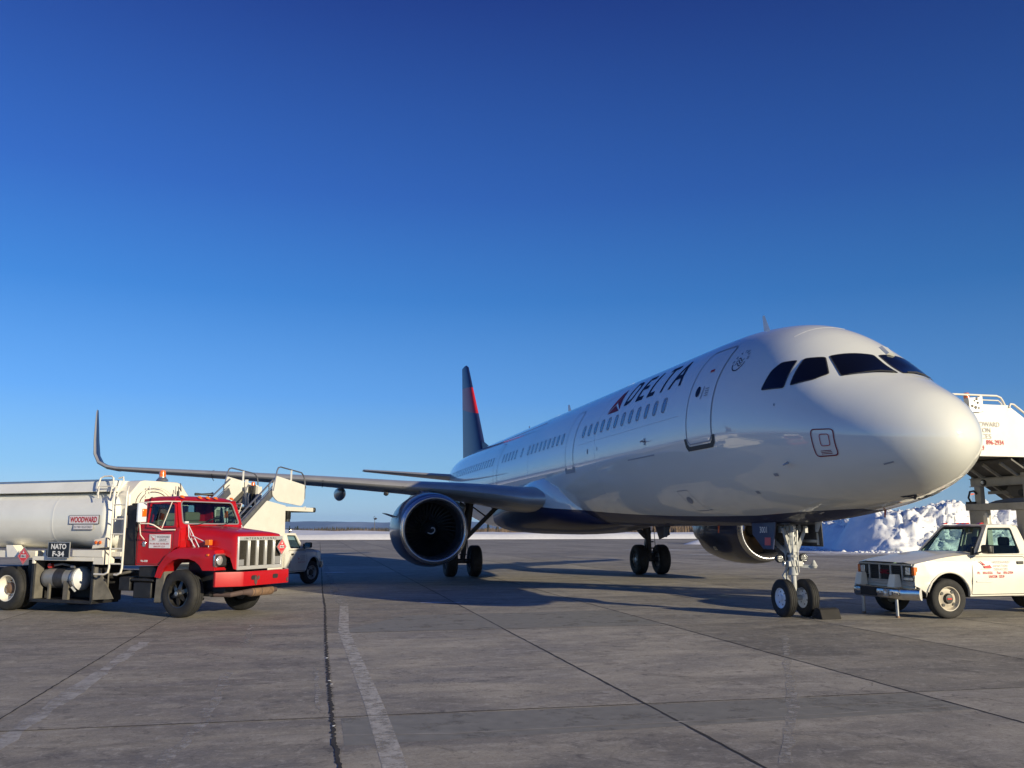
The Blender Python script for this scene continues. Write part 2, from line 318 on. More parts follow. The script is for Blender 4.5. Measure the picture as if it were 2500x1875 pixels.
# ================================================================== GROUND (structure)
U = Vector((.977, .213, 0)); V_ = Vector((-.213, .977, 0))    # slab grid directions
def uv(u, v, z=0): return U*u+V_*v+Vector((0, 0, z))
def concrete():
    m = bpy.data.materials.new('weathered_concrete'); m.use_nodes = True; n = m.node_tree.nodes; l = m.node_tree.links; b = n['Principled BSDF']
    tc = n.new('ShaderNodeTexCoord'); mp = n.new('ShaderNodeMapping'); mp.inputs['Rotation'].default_value = (0,0,-R(12.3)); l.new(tc.outputs['Object'], mp.inputs[0])
    def noise_(sc, det, rough, stretch=None, dist=0):
        x = n.new('ShaderNodeTexNoise'); x.inputs['Scale'].default_value = sc; x.inputs['Detail'].default_value = det; x.inputs['Roughness'].default_value = rough; x.inputs['Distortion'].default_value = dist
        if stretch:
            q = n.new('ShaderNodeMapping'); q.inputs['Scale'].default_value = stretch; l.new(mp.outputs[0], q.inputs[0]); l.new(q.outputs[0], x.inputs['Vector'])
        else: l.new(mp.outputs[0], x.inputs['Vector'])
        return x.outputs['Fac']
    def rmp(src, a, b_, c, d):
        x = n.new('ShaderNodeMapRange'); l.new(src, x.inputs[0]); x.inputs[1].default_value = a; x.inputs[2].default_value = b_; x.inputs[3].default_value = c; x.inputs[4].default_value = d; return x.outputs[0]
    def mix(f, A, B, bt='MIX'):
        x = n.new('ShaderNodeMix'); x.data_type = 'RGBA'; x.blend_type = bt
        if isinstance(f, float): x.inputs['Factor'].default_value = f
        else: l.new(f, x.inputs['Factor'])
        for k, q in (('A', A), ('B', B)):
            if isinstance(q, tuple): x.inputs[k].default_value = (*q, 1)
            else: l.new(q, x.inputs[k])
        return x.outputs['Result']
    big = noise_(.16, 4, .55); mid = noise_(.8, 8, .68, (.6,1.4,1), .6); stre = noise_(1.5, 12, .78, (.75,1.25,1), .8); fine = noise_(30, 8, .8); grit = noise_(160, 2, .6)
    c = mix(rmp(big, .35,.65,0,1), (.262,.240,.200), (.190,.174,.148))
    c = mix(rmp(mid, .42,.66,0,.75), c, (.40,.36,.285))
    c = mix(rmp(stre, .50,.68,0,.7), c, (.46,.42,.35))
    c = mix(rmp(noise_(1.1, 7, .7, (.6,1.1,1), 1.0), .52,.70,0,.65), c, (.108,.098,.084))
    # slab to slab tone
    sp = n.new('ShaderNodeSeparateXYZ'); l.new(mp.outputs[0], sp.inputs[0])
    def fl(o, off, s):
        a = n.new('ShaderNodeMath'); a.operation = 'SUBTRACT'; l.new(o, a.inputs[0]); a.inputs[1].default_value = off
        d = n.new('ShaderNodeMath'); d.operation = 'DIVIDE'; l.new(a.outputs[0], d.inputs[0]); d.inputs[1].default_value = s
        f = n.new('ShaderNodeMath'); f.operation = 'FLOOR'; l.new(d.outputs[0], f.inputs[0]); return f.outputs[0]
    cb = n.new('ShaderNodeCombineXYZ'); l.new(fl(sp.outputs['X'], .26, 3.12), cb.inputs[0]); l.new(fl(sp.outputs['Y'], 9.08, 7.1), cb.inputs[1])
    wn = n.new('ShaderNodeTexWhiteNoise'); wn.noise_dimensions = '2D'; l.new(cb.outputs[0], wn.inputs['Vector'])
    sc = n.new('ShaderNodeVectorMath'); sc.operation = 'SCALE'; l.new(c, sc.inputs[0]); l.new(rmp(wn.outputs['Value'], 0,1,.84,1.26), sc.inputs['Scale']); c = sc.outputs[0]
    s2 = n.new('ShaderNodeVectorMath'); s2.operation = 'SCALE'; l.new(c, s2.inputs[0]); l.new(rmp(fine, .3,.7,.72,1.28), s2.inputs['Scale']); c = s2.outputs[0]
    c = mix(rmp(noise_(7, 10, .8, None, .3), .53,.62,0,.6), c, (.47,.44,.38)); c = mix(rmp(noise_(5.3, 10, .8, None, .8), .54,.63,0,.6), c, (.085,.075,.065))
    vo = n.new('ShaderNodeTexVoronoi'); vo.feature = 'DISTANCE_TO_EDGE'; vo.inputs['Scale'].default_value = .55; l.new(mp.outputs[0], vo.inputs['Vector']) if False else None
    nd = n.new('ShaderNodeTexNoise'); nd.inputs['Scale'].default_value = 1.2; nd.inputs['Detail'].default_value = 6; l.new(mp.outputs[0], nd.inputs['Vector']); va = n.new('ShaderNodeVectorMath'); va.operation = 'ADD'; l.new(mp.outputs[0], va.inputs[0]); l.new(nd.outputs['Color'], va.inputs[1]); l.new(va.outputs[0], vo.inputs['Vector'])
    mk = n.new('ShaderNodeMath'); mk.operation = 'MULTIPLY'; l.new(rmp(vo.outputs['Distance'], 0,.006,1,0), mk.inputs[0]); l.new(rmp(noise_(.5,3,.5), .52,.6,0,.6), mk.inputs[1]); c = mix(mk.outputs[0], c, (.06,.052,.045))
    c = mix(rmp(grit, .58,.68,0,.5), c, (.09,.085,.08))
    l.new(c, b.inputs['Base Color']); l.new(rmp(mid, .3,.7,.62,.9), b.inputs['Roughness']); b.inputs['Specular IOR Level'].default_value = .35
    ad = n.new('ShaderNodeMath'); ad.operation = 'MULTIPLY_ADD'; l.new(fine, ad.inputs[0]); ad.inputs[1].default_value = .5; l.new(stre, ad.inputs[2])
    bp = n.new('ShaderNodeBump'); bp.inputs['Strength'].default_value = .35; bp.inputs['Distance'].default_value = .012; l.new(ad.outputs[0], bp.inputs['Height']); l.new(bp.outputs[0], b.inputs['Normal'])
    return m
def snowmat(name='snow', col=(.80,.82,.86), bs=3, st=.5):
    m = M(name, col, .6, var=.05, vscale=1.2, bump=st, bscale=bs); m.node_tree.nodes['Principled BSDF'].inputs['Subsurface Weight'].default_value = 0; return m
MT['concrete'] = concrete(); MT['snow'] = snowmat('snow', (.74,.75,.77), 7, .8); MT['snowfield'] = snowmat('snow_field', (.62,.60,.62), .15, .3)
MT['joint'] = M('joint_filler', (.032,.028,.025), .9, var=.3); MT['joint2'] = M('joint_old', (.055,.05,.047), .9); MT['joint3'] = M('joint_pale', (.33,.31,.29), .9, var=.3, vscale=3)
MT['slush'] = M('dirty_snow_edge', (.20,.155,.105), .9, var=.3, vscale=.6)
def paintmat(name, col, lo, hi, sc=5):
    m = M(name, col, .7, var=.12, vscale=6); n = m.node_tree.nodes; l = m.node_tree.links; b = n['Principled BSDF']; out = n['Material Output']
    tc = n.new('ShaderNodeTexCoord'); x = n.new('ShaderNodeTexNoise'); x.inputs['Scale'].default_value = sc; x.inputs['Detail'].default_value = 9; x.inputs['Roughness'].default_value = .75; l.new(tc.outputs['Object'], x.inputs['Vector'])
    r = n.new('ShaderNodeMapRange'); l.new(x.outputs['Fac'], r.inputs[0]); r.inputs[1].default_value = lo; r.inputs[2].default_value = hi
    l.new(r.outputs[0], b.inputs['Alpha']); return m
MT['line'] = paintmat('worn_white_line', (.48,.455,.40), .35, .55, 7); MT['faint'] = paintmat('worn_faint_line', (.40,.38,.34), .42, .60, 5); MT['patch'] = paintmat('repair_concrete', (.235,.225,.190), .30, .46, 1.2)
MT['icef'] = paintmat('thin_snow_film', (.60,.60,.60), .36, .56, 1.1)
m = MB(); G = 20000
m.add([(-G,-2000,-.02),(G,-2000,-.02),(G,G,-.02),(-G,G,-.02)], [(0,1,2,3)]); tag(m.build('ground', 'snowfield', smooth=False), None, None, kind='structure')
m = MB(); m.add([(-400,-60,0),(400,-60,0),(400,260,0),(60,172,0),(-24,149,0),(-400,60,0)], [tuple(range(6))]); tag(m.build('apron_concrete', 'concrete', smooth=False), None, None, kind='structure')
def strip(mb, pts, w, z, jag=0, mi=0, step=.25):
    P = [Vector((p[0], p[1], 0)) for p in pts]; L = []; R_ = []
    for i in range(len(P)-1):
        d = P[i+1]-P[i]; n = max(1, int(d.length/step)) if jag else 1; t = Vector((-d.y, d.x, 0)).normalized()
        for k in range(n+(i == len(P)-2)):
            q = P[i]+d*k/n; f = random.uniform(-1,1)*jag; ww = w/2*(1+(random.uniform(-.35,.35) if jag else 0)); L.append(q+t*(ww+f)); R_.append(q-t*(ww-f))
    n = len(L); mb.add([(p.x,p.y,z) for p in L]+[(p.x,p.y,z) for p in R_], [(i, n+i, n+i+1, i+1) for i in range(n-1)], mi)
jm = MB()
for k in range(-22, 30):
    u = .26+3.12*k
    if k == 0: continue
    strip(jm, [tuple(uv(u+random.uniform(-.02,.02), v)[:2]) for v in (-10, 4, 10, 16, 24, 40)], (.026 if k in (1, 2) else .020), .003, .006, 0, .12)
    strip(jm, [tuple(uv(u, v)[:2]) for v in (40, 80, 150)], .05, .003, .0, 1)
for j in range(-2, 20):
    v = 9.08+7.1*j; strip(jm, [tuple(uv(u, v+random.uniform(-.03,.03))[:2]) for u in (-75, -30, -12, -3, .2, 8, 20, 40, 90)], .018 if j < 3 else .05, .0034, .004 if j < 3 else 0, 1 if j % 2 else 0, .2)
strip(jm, [(-1.54,8.15),(-.53,8.23),(2.66,8.95),(4.51,9.45)], .022, .0038, .01, 2, .15)
strip(jm, [(2.66,9.31),(4.51,9.79),(5.9,10.1)], .02, .0038, .008, 2, .15)
tag(jm.build('pavement_joints', ['joint', 'joint2', 'joint3'], smooth=False), None, None, kind='structure')
cm = MB(); strip(cm, [(-.9,5.2),(-1.3,7.09),(-1.54,8.06),(-2.05,10.42),(-2.87,14.22),(-4.36,21.31)], .036, .0042, .017, 0, .05); strip(cm, [(-4.36,21.31),(-5.28,25.44),(-25.8,121.5)], .04, .0042, .006, 0, .6)
tag(cm.build('pavement_crack', 'joint', smooth=False), None, None, kind='structure')
im = MB()
for k in range(5):
    t = random.random()**1.3; y = 7.2+t*9; x = -1.3-(y-7.1)*.222+random.uniform(-.03,.03); r_ = random.uniform(.012,.026)
    im.lathe([(.001,r_*.25),(r_*.7,r_*.15),(r_,0)], (x,y,.006), 'z', seg=6)
tag(im.build('snow_in_crack', 'snow'), None, None, kind='stuff')
pm = MB(); strip(pm, [(-.88,6.6),(-.88,7.09),(-1.43,9.61),(-2.97,16.2),(-3.93,21.4)], .19, .002, .0, 0, .3); strip(pm, [(-3.93,21.4),(-4.80,25.0),(-6.5,32.6),(-9.5,46)], .22, .002, .01, 1, .5)
strip(pm, [(-4.88,17.25),(-4.15,14.4)], .10, .002, .02, 1); strip(pm, [(-3.55,11.6),(-2.88,8.71),(-2.68,7.3),(-2.5,6.4)], .10, .002, .03, 1); strip(pm, [(2.1,7.2),(2.9,9.6),(4.6,15.5)], .10, .002, .02, 1); strip(pm, [(-2.55,12.0),(-2.2,10.5),(-1.95,9.3)], .05, .002, .02, 1)
strip(pm, [(-4.15,7.2),(-4.45,8.5),(-5.86,14.7)], .18, .0025, .008, 2); strip(pm, [(-9.2,17.7),(-8.2,18.3),(-7.4,19.2)], .12, .002, .02, 1); strip(pm, [(4.0,56.6),(7.5,57.0),(15,58.5)], .25, .002, 0, 0); strip(pm, [(3.4,26.9),(5.3,26.9)], .12, .002, .0, 1)
MT['pale'] = paintmat('pale_worn_strip', (.42,.40,.36), .30, .56, 2.5)
tag(pm.build('painted_lines', ['line', 'faint', 'pale'], smooth=False), None, None, kind='structure')
qm = MB(); qm.add([(*uv(.32,16.2)[:2],.001),(*uv(6.47,16.35)[:2],.001),(*uv(6.47,19.3)[:2],.001),(*uv(1.9,19.1)[:2],.001)], [(0,1,2,3)]); qm.add([(*uv(.30,7.9)[:2],.001),(*uv(6.47,8.1)[:2],.001),(*uv(6.47,9.0)[:2],.001),(*uv(.3,9.0)[:2],.001)], [(0,1,2,3)])
tag(qm.build('repaired_slab', 'patch', smooth=False), None, None, kind='structure')
def blob(mb, x, y, rx, ry, z=.005, mi=0):
    n = 14; mb.add([(x+rx*cos(a)*random.uniform(.5,1.1), y+ry*sin(a)*random.uniform(.5,1.1), z) for a in [2*pi*k/n for k in range(n)]], [tuple(range(n))], mi)
fm = MB()
for x, y, rx, ry in ((-1.9,22.3,.5,.16),(-1.3,22.3,.35,.1),(-7.2,37.5,.6,.4),(20,63,9,1.6),(15,78,8,1.2),(33,64,14,3.2),(29,66,8,2.2),(47,60,12,3.4),(24,90,3,9),(38,62,12,4)): blob(fm, x, y, rx, ry)
tag(fm.build('snow_film', 'icef', smooth=False), None, None, kind='structure')
MT['skirt'] = paintmat('trodden_snow', (.66,.66,.67), .34, .50, .7)
# ---- snow berm along the far edge and snow mound behind it
def hf(name, x0, x1, y0, y1, nx_, ny_, fn, mat='snow'):
    m = MB(); vs = []
    for j in range(ny_+1):
        for i in range(nx_+1):
            u = i/nx_; v = j/ny_; x = x0+(x1-x0)*u; y = y0+(y1-y0)*v; vs.append(fn(x, y, u, v))
    m.add(vs, [(j*(nx_+1)+i, j*(nx_+1)+i+1, (j+1)*(nx_+1)+i+1, (j+1)*(nx_+1)+i) for j in range(ny_) for i in range(nx_)]); return m.build(name, mat, recalc=False, ang=180)
def edgey(x): 
    if x < -24: return 149+(x+24)*.2367
    if x < 60: return 149+(x+24)*.2738
    return 172+(x-60)*.26
def sm(a, b, t): t = max(0, min(1, (t-a)/(b-a))); return t*t*(3-2*t)
def berm(x, y, u, v):
    d = v*60; yy = edgey(x)-.5+d; nz = noise.noise(Vector((x*.12, d*.25, 0))); n2 = noise.noise(Vector((x*.5, d*.8, 3)))
    h = sm(0, 1.5, d)*(.92+.22*nz+.06*n2)
    md = math.exp(-((x+62)/26)**2)*math.exp(-((d-30)/13)**2)*1.15+math.exp(-((x+18)/22)**2)*math.exp(-((d-26)/10)**2)*.2
    h += md*sm(2, 14, d)+.15*noise.noise(Vector((x*.05, d*.1, 7)))*sm(4, 20, d)
    return (x, yy, max(-.05, h-(.9*sm(48, 60, d))-.03))
tag(hf('snow_berm', -330, 330, 0, 1, 330, 34, berm), None, None, kind='structure')
em = MB()
N = 160; P = []
for i in range(N+1):
    x = -300+600*i/N; P.append((x, edgey(x)-2.6+.8*noise.noise(Vector((x*.15,0,0))), .006)); P.append((x, edgey(x)+.6, .03))
em.add(P, [(2*i, 2*i+2, 2*i+3, 2*i+1) for i in range(N)]); tag(em.build('slush_strip', 'slush', smooth=False), None, None, kind='structure')
# ---- ploughed snow bank on the right: left flank runs away from the camera, front face catches the sun
def bank():
    path = [(23.0,112),(26.5,92),(27.2,80),(25.8,72.5),(27.5,68.0),(32,67.5),(38,69.5),(46,72),(58,77),(75,86),(95,98)]
    P = [Vector((*p, 0)) for p in path]; acc = [0]
    for i in range(len(P)-1): acc.append(acc[-1]+(P[i+1]-P[i]).length)
    Lt = acc[-1]; NI = 640; NJ = 110
    def at(s):
        i = 0
        while i < len(P)-2 and s > acc[i+1]: i += 1
        t = (s-acc[i])/(acc[i+1]-acc[i]); a = P[max(i-1,0)]; b = P[i]; c = P[i+1]; d = P[min(i+2,len(P)-1)]
        return .5*((2*b)+(c-a)*t+(2*a-5*b+4*c-d)*t*t+(-a+3*b-3*c+d)*t**3)
    vs = []; core = Vector((48, 100, 0)); VF = 'VORONOI_F1'
    for j in range(NJ+1):
        for i in range(NI+1):
            s = 5+(Lt-5)*(i/NI); p = at(s); q = at(min(Lt, s+.5)); p0 = at(max(0, s-.5)); td = (q-p0).normalized(); nrm = Vector((-td.y, td.x, 0))
            w = (j/NJ)**1.15; dirv = (nrm*.6+(core-p).normalized()*.8).normalized()
            flank = sm(47.5, 43.5, s)
            f1 = noise.noise(Vector((s*.14, 0, 1.3))); f2 = noise.noise(Vector((s*.45, w*2, 5.1)))
            H = (2.65+.65*f1+.35*f2+.75*math.exp(-((s-60.5)/2.6)**2)+.35*math.exp(-((s-52)/3)**2))*(1-flank)+(1.95+.95*sm(33,42,s)+.3*f1)*flank
            # foot talus then a steep cut face, then a rough crest
            pr = (.30*sm(0,.12,w)+.70*sm(.10+.03*f2,.27,w))*(1-flank)+sm(0,.22,w)*flank; pr *= 1-.45*sm(.5, 1, w)
            h = H*pr*sm(0, 6, Lt-s); q = p+dirv*13*w; vv = Vector((q.x, q.y, h))
            R_ = (1-.9*flank*sm(.30,.14,w))*sm(0,.35,h)
            big = noise.noise(vv*.42, noise_basis=VF)-.45; md_ = noise.noise(vv*1.15+Vector((3,1,7)), noise_basis=VF)-.45; sml = noise.noise(vv*2.9, noise_basis=VF)-.45; ss = noise.noise(vv*6.5, noise_basis=VF)-.45
            fr = noise.fractal(vv*1.4, .9, 2.1, 4); fl = noise.noise_vector(vv*.8)
            dsp = (-.70*big-.45*md_-.26*sml-.12*ss)+.25*fr
            q = q-dirv*dsp*R_*.75+Vector((fl.x, fl.y, 0))*.35*R_; z = h+(dsp*.55+.12*fr)*R_*min(1, h*.8)+.05*noise.fractal(vv*.9, 1, 2, 3)*flank*min(1, h)
            vs.append((q.x, q.y, max(-.02, z)))
    m = MB(); m.add(vs, [(j*(NI+1)+i, j*(NI+1)+i+1, (j+1)*(NI+1)+i+1, (j+1)*(NI+1)+i) for j in range(NJ) for i in range(NI)])
    for k in range(3600):
        r_ = .05+.20*random.random()**2.6
        if k < 2300:      # lumps bedded in the cut face and the talus
            i = random.randrange(int(NI*.38), NI); j = int(NJ*.38*random.random()**1.3); x, y, z = vs[j*(NI+1)+i]
            if z < .02 and random.random() < .6: continue
            r_ *= .75+.5*(z < .8); z -= r_*.25
        else:             # spill on the apron at the foot
            s = random.uniform(43, Lt-8) if k > 2400 else random.uniform(10, 43); p = at(s); q = at(min(Lt, s+.5)); td = (q-p).normalized(); nr = Vector((-td.y, td.x, 0))
            c = p+nr*random.triangular(-1.6, .6, .1); x, y, z = c.x, c.y, 0; r_ *= .7
        vv = []
        for v in ICO[0]:
            d = Vector(v); d = d*(1+.55*noise.noise(d*1.5+Vector((k*3.1,0,0)))+.30*noise.noise(d*3.3+Vector((0,k*2.1,0)))); vv.append((x+d.x*r_*1.2, y+d.y*r_, max(-.01, z+r_*.3+d.z*r_*.8)))
        m.add(vv, ICO[1])
    fo = MB(); PP = [at(8+(Lt-12)*i/160) for i in range(161)]; vv = []
    for i, p in enumerate(PP):
        t = (PP[min(160,i+1)]-PP[max(0,i-1)]).normalized(); nr = Vector((-t.y, t.x, 0)); wd = 2.2+1.6*noise.noise(Vector((i*.11,0,0)))+2.6*sm(30,60,i)
        for f_ in (-wd, -wd*.45, 1.0): q = p+nr*f_; vv.append((q.x, q.y, .006 if f_ < 0 else .03))
    fo.add(vv, [(3*i+k, 3*i+3+k, 3*i+4+k, 3*i+1+k) for i in range(160) for k in (0,1)]); tag(fo.build('snow_skirt', 'skirt', smooth=False), None, None, kind='structure')
    return m.build('snow_bank', 'snow', recalc=False, ang=180)
bm_ = bmesh.new(); bmesh.ops.create_icosphere(bm_, subdivisions=2, radius=1); bm_.verts.index_update(); ICO = ([tuple(v.co) for v in bm_.verts], [tuple(v.index for v in f.verts) for f in bm_.faces]); bm_.free()
tag(bank(), None, None, kind='structure')
m = MB(); 
for cx_, cy_, rx, ry, hh in ((23.5,106,3.4,2.2,.75),):
    m.add([(cx_+rx*w*cos(a), cy_+ry*w*sin(a), hh*(1-w**1.5)*(1+.3*noise.noise(Vector((w*3,a,1)))) if w < 1 else 0) for w in (0.01,.2,.4,.6,.8,1) for a in [2*pi*k/24 for k in range(24)]], [(j*24+k, j*24+(k+1) % 24, (j+1)*24+(k+1) % 24, (j+1)*24+k) for j in range(5) for k in range(24)])
tag(m.build('snow_mound', 'snow', ang=180), None, None, kind='structure')
# ---- hills, far woods
MT['hill'] = M('wooded_hill', (.03,.038,.05), .9, var=.5, vscale=.002, dirt=.45, dcol=(.60,.63,.68), dscale=.0009)
def hill(x, y, u, v):
    h = 70+26*noise.noise(Vector((x*.00030, 0, 2)))+14*noise.noise(Vector((x*.0011, 0, 5)))+5*noise.noise(Vector((x*.004,0,9)))
    h += 20*sm(-3000,-4500,x)*0
    return (x, y+400*noise.noise(Vector((x*.0004,v,0))), -2+h*sm(0,.55,v)*(1+.12*noise.noise(Vector((x*.003,v*4,0)))))
tag(hf('hills', -9000, 9000, 8600, 10400, 400, 14, hill, 'hill'), None, None, kind='structure')
bmm = MB()
def stick(x, y, z, h, r):
    a = random.uniform(0, 6.28); lean = Vector((random.uniform(-.12,.12), random.uniform(-.12,.12), 1))*h; b = Vector((x,y,z)); t = b+lean
    o = [Vector((cos(a+2.09*k), sin(a+2.09*k), 0))*r for k in range(3)]
    bmm.add([b+o[0], b+o[1], b+o[2], t], [(0,1,3),(1,2,3),(2,0,3)])
for k in range(9000):
    x = random.uniform(-150, 330); dn = .45+.55*sm(-40, 20, x); 
    if random.random() > dn: continue
    y = edgey(x)+random.uniform(110, 200)+(70*sm(-20,-80,x)); h = (random.uniform(2.2,4.6))*(.45+.6*sm(-30, 20, x))*(1+.35*noise.noise(Vector((x*.06,0,0))))
    stick(x, y, 0, h, .20)
    for q in range(3):
        hz = h*random.uniform(.3,.8); a = random.uniform(0,6.28); b = Vector((x,y,hz)); t = b+Vector((cos(a)*.5, sin(a)*.5, .7))*h*.28; bmm.add([b+Vector((0,0,-.06)), b+Vector((0,0,.08)), t], [(0,1,2)])
bm2 = bmm; bmm = MB()
for k in range(7000):
    x = random.uniform(-420, 480); y = random.uniform(560, 900); stick(x, y, -.2, random.uniform(1.9, 3.4)*(1+.6*noise.noise(Vector((x*.02,0,4)))), random.uniform(.3,.6))
MT['wood'] = M('mixed_woods', (.040,.036,.026), .9, var=.4, vscale=.05)
tag(bmm.build('far_woods', 'wood', smooth=False, recalc=False), 'thin dark line of distant conifer woods under the hills', 'woods', kind='stuff'); bmm = bm2
tag(bmm.build('bare_scrub', 'brush', smooth=False, recalc=False), 'low band of leafless brown scrub beyond the snow', 'scrub', kind='stuff')
def conifer(x, y, h, label, seed):
    rnd = random.Random(seed); t = thing('conifer_tree', label, 'tree', (x, y, 0), 0, 'dark conifers on the skyline beyond the snow')
    m = MB(); m.tube([(0,0,0),(0,0,h*.9)], [h*.03, h*.008], 6); m.build('trunk', 'bark', t)
    m = MB()
    for k in range(150):
        f = rnd.random()**1.2; z = h*(.12+.86*f); r = h*.19*(1-f)**.8*rnd.uniform(.5,1.15)+.04*h; a = rnd.uniform(0,6.28); w = h*.035*rnd.uniform(.8,1.6)
        c, s = cos(a), sin(a); m.add([(0,0,z+.03*h),(c*r-s*w, s*r+c*w, z-.045*h),(c*r*1.15, s*r*1.15, z-.06*h),(c*r+s*w, s*r-c*w, z-.045*h),(0,0,z-.05*h)], [(0,1,2),(0,2,3),(4,2,1),(4,3,2)])
    m.build('crown', 'conif', t, smooth=False, recalc=False)
MT_ = None

# ================================================================== AIRLINER (local frame: x aft of nose, y starboard, z up)
AIR = thing('airliner', 'large white twin-engine airliner with navy belly and blue tail, parked nose to the right', 'airplane', (7.019, 13.841, 0), R(90+13.711))
CL = 3.92
FT = [(0,-.70,-.70,.0,-.70),(.03,-.53,-.87,.19,-.70),(.1,-.37,-1.01,.36,-.69),(.25,-.17,-1.17,.58,-.68),(.5,.05,-1.34,.83,-.65),(.8,.23,-1.48,1.05,-.60),
(1.2,.44,-1.61,1.28,-.54),(1.6,.67,-1.71,1.46,-.47),(2.0,.97,-1.78,1.59,-.40),(2.5,1.34,-1.85,1.71,-.32),(3.0,1.64,-1.91,1.80,-.25),(3.6,1.87,-1.97,1.87,-.17),
(4.4,2.02,-2.02,1.93,-.08),(5.4,2.11,-2.06,1.965,-.02),(6.6,2.13,-2.07,1.975,0),(31,2.10,-2.07,1.975,0),(34,2.07,-1.85,1.93,.1),(37,2.03,-1.25,1.72,.35),
(40,1.9,-.45,1.30,.7),(42.5,1.65,.35,.75,1.0),(44.2,1.40,.95,.28,1.17),(44.5,1.28,1.08,.1,1.18)]
def _pch(x, xs, ys, ms):
    i = 0
    while i < len(xs)-2 and x > xs[i+1]: i += 1
    h = xs[i+1]-xs[i]; t = (x-xs[i])/h
    return (1+2*t)*(1-t)**2*ys[i]+t*(1-t)**2*h*ms[i]+t*t*(3-2*t)*ys[i+1]+t*t*(t-1)*h*ms[i+1]
_S = [math.sqrt(r[0]) for r in FT]; _K = []
for k in range(1, 5):
    ys = [r[k] for r in FT]; d = [(ys[i+1]-ys[i])/(_S[i+1]-_S[i]) for i in range(len(ys)-1)]; ms = [d[0]]+[0]*(len(ys)-2)+[d[-1]]
    for i in range(1, len(ys)-1):
        if d[i-1]*d[i] > 0:
            h0 = _S[i]-_S[i-1]; h1 = _S[i+1]-_S[i]; w1 = 2*h1+h0; w2 = h1+2*h0; ms[i] = (w1+w2)/(w1/d[i-1]+w2/d[i])
    _K.append((ys, ms))
def fprof(x):
    s = math.sqrt(max(x, 0)); return [_pch(s, _S, *_K[k]) for k in range(4)]
def fpt(x, th, off=0):
    t, b, w, zc = fprof(x); c, s = cos(th), sin(th); hz = (t-zc) if s > 0 else (zc-b)
    p = Vector((x, w*c, zc+hz*s+CL))
    if off:
        e = 1e-3; q = fpt(x, th+e)-p; t2, b2, w2, zc2 = fprof(x+e); h2 = (t2-zc2) if s > 0 else (zc2-b2)
        r = Vector((x+e, w2*c, zc2+h2*s+CL))-p; n = r.cross(q)
        if n.length < 1e-12: n = Vector((-1,0,0))
        n.normalize()
        if n.dot(Vector((0, c, s))) < 0: n = -n
        p = p+n*off
    return p
def snap(p, off=.006):
    x = max(p[0], .002); t, b, w, zc = fprof(x); a = p[2]-CL-zc; a /= (t-zc) if a > 0 else (zc-b)
    return fpt(x, math.atan2(a, p[1]/max(w, 1e-4)), off)
# skin
xs = [(i/46)**2*2.4 for i in range(1, 47)]+[2.4+.15*i for i in range(1, 30)]+[7+.75*i for i in range(0, 33)]+[31.5+.5*i for i in range(0, 26)]+[44.5]
mb = MB(); NS = 96
mb.loft([[fpt(max(x, .002), 2*pi*k/NS) for k in range(NS)] for x in [.0008]+xs])
FUS = mb.build('fuselage', 'fus', AIR, ang=80)
def fdecal(name, pts3, mat, parent=FUS, r=0, off=.006, res=.10, holes=None, frame=None, n=5, build=True, mb=None, mi=0, ring=None, grow=0):
    P = [Vector(p) for p in pts3]; c = sum(P, Vector())/len(P); nn = Vector()
    for i in range(len(P)): nn += (P[i]-c).cross(P[(i+1) % len(P)]-c)
    nn.normalize(); u = Vector((1,0,0)); u = (u-nn*u.dot(nn)).normalized(); v = nn.cross(u)
    q = [((p-c).dot(u), (p-c).dot(v)) for p in P]
    if grow: q = inset(q, -grow)
    if r: q = rp(q, r, n)
    hs_ = [inset(q, ring)] if ring else []
    mb = mb or MB(); mb.panel(q, hs_, lambda a, b: snap(c+u*a+v*b, off), None, mi, cuts=(res, res))
    return mb.build(name, mat, parent, recalc=False, ang=60) if build else mb
def side(pts, s=1): return [(x, s*1.9, z) for x, z in pts]   # rough y; snap() finds the skin
def sidep(x, z, s=1):
    t, b, w, zc = fprof(x); a = z-CL-zc; a /= (t-zc) if a > 0 else (zc-b); a = max(-1, min(1, a)); return fpt(x, (math.asin(a)) if s > 0 else pi-math.asin(a))
def sdecal(name, outline, mat, holes=(), s=1, off=.006, res=(.3,.06), parent=FUS, mb=None, build=True, mi=0):
    mb = mb or MB()
    def fn(x, z):
        p = sidep(x, z, s); return snap(p, off)
    mb.panel(outline, holes, fn, None, mi, cuts=res)
    return mb.build(name, mat, parent, recalc=False, ang=60) if build else mb
# cockpit windows (both sides)
CW = [[(3.06,1.71,4.33),(2.96,1.525,4.70),(2.84,1.39,4.85),(2.58,1.235,4.862),(2.50,1.56,4.30)],
      [(2.40,1.52,4.33),(2.47,1.16,4.885),(2.22,.90,4.897),(1.87,1.03,4.46),(2.0,1.22,4.37)],
      [(2.18,.82,4.905),(1.97,.05,4.905),(1.31,.055,4.405),(1.70,.95,4.425)]]
for sy in (1, -1):
    for w in CW:
        P = [(x, y*sy, z) for x, y, z in w]
        o = fdecal('cockpit_window', P, 'cockpit', AIR, r=.055, off=.008, grow=.008)
        fdecal('window_frame', P, 'rubber', o, r=.055, off=.010, ring=.02, grow=.008)
for sy in (1, -1):
    m = MB(); a = snap((1.33, .12*sy, 4.41), .03); b = snap((1.50, .62*sy, 4.47), .03); m.tube([a, (a+b)/2+Vector((-.02,0,.02)), b], .012, 6); m.tube([b, snap((1.62,.85*sy,4.46), .02)], .008, 5)
    m.build('wiper', 'rubber', AIR)
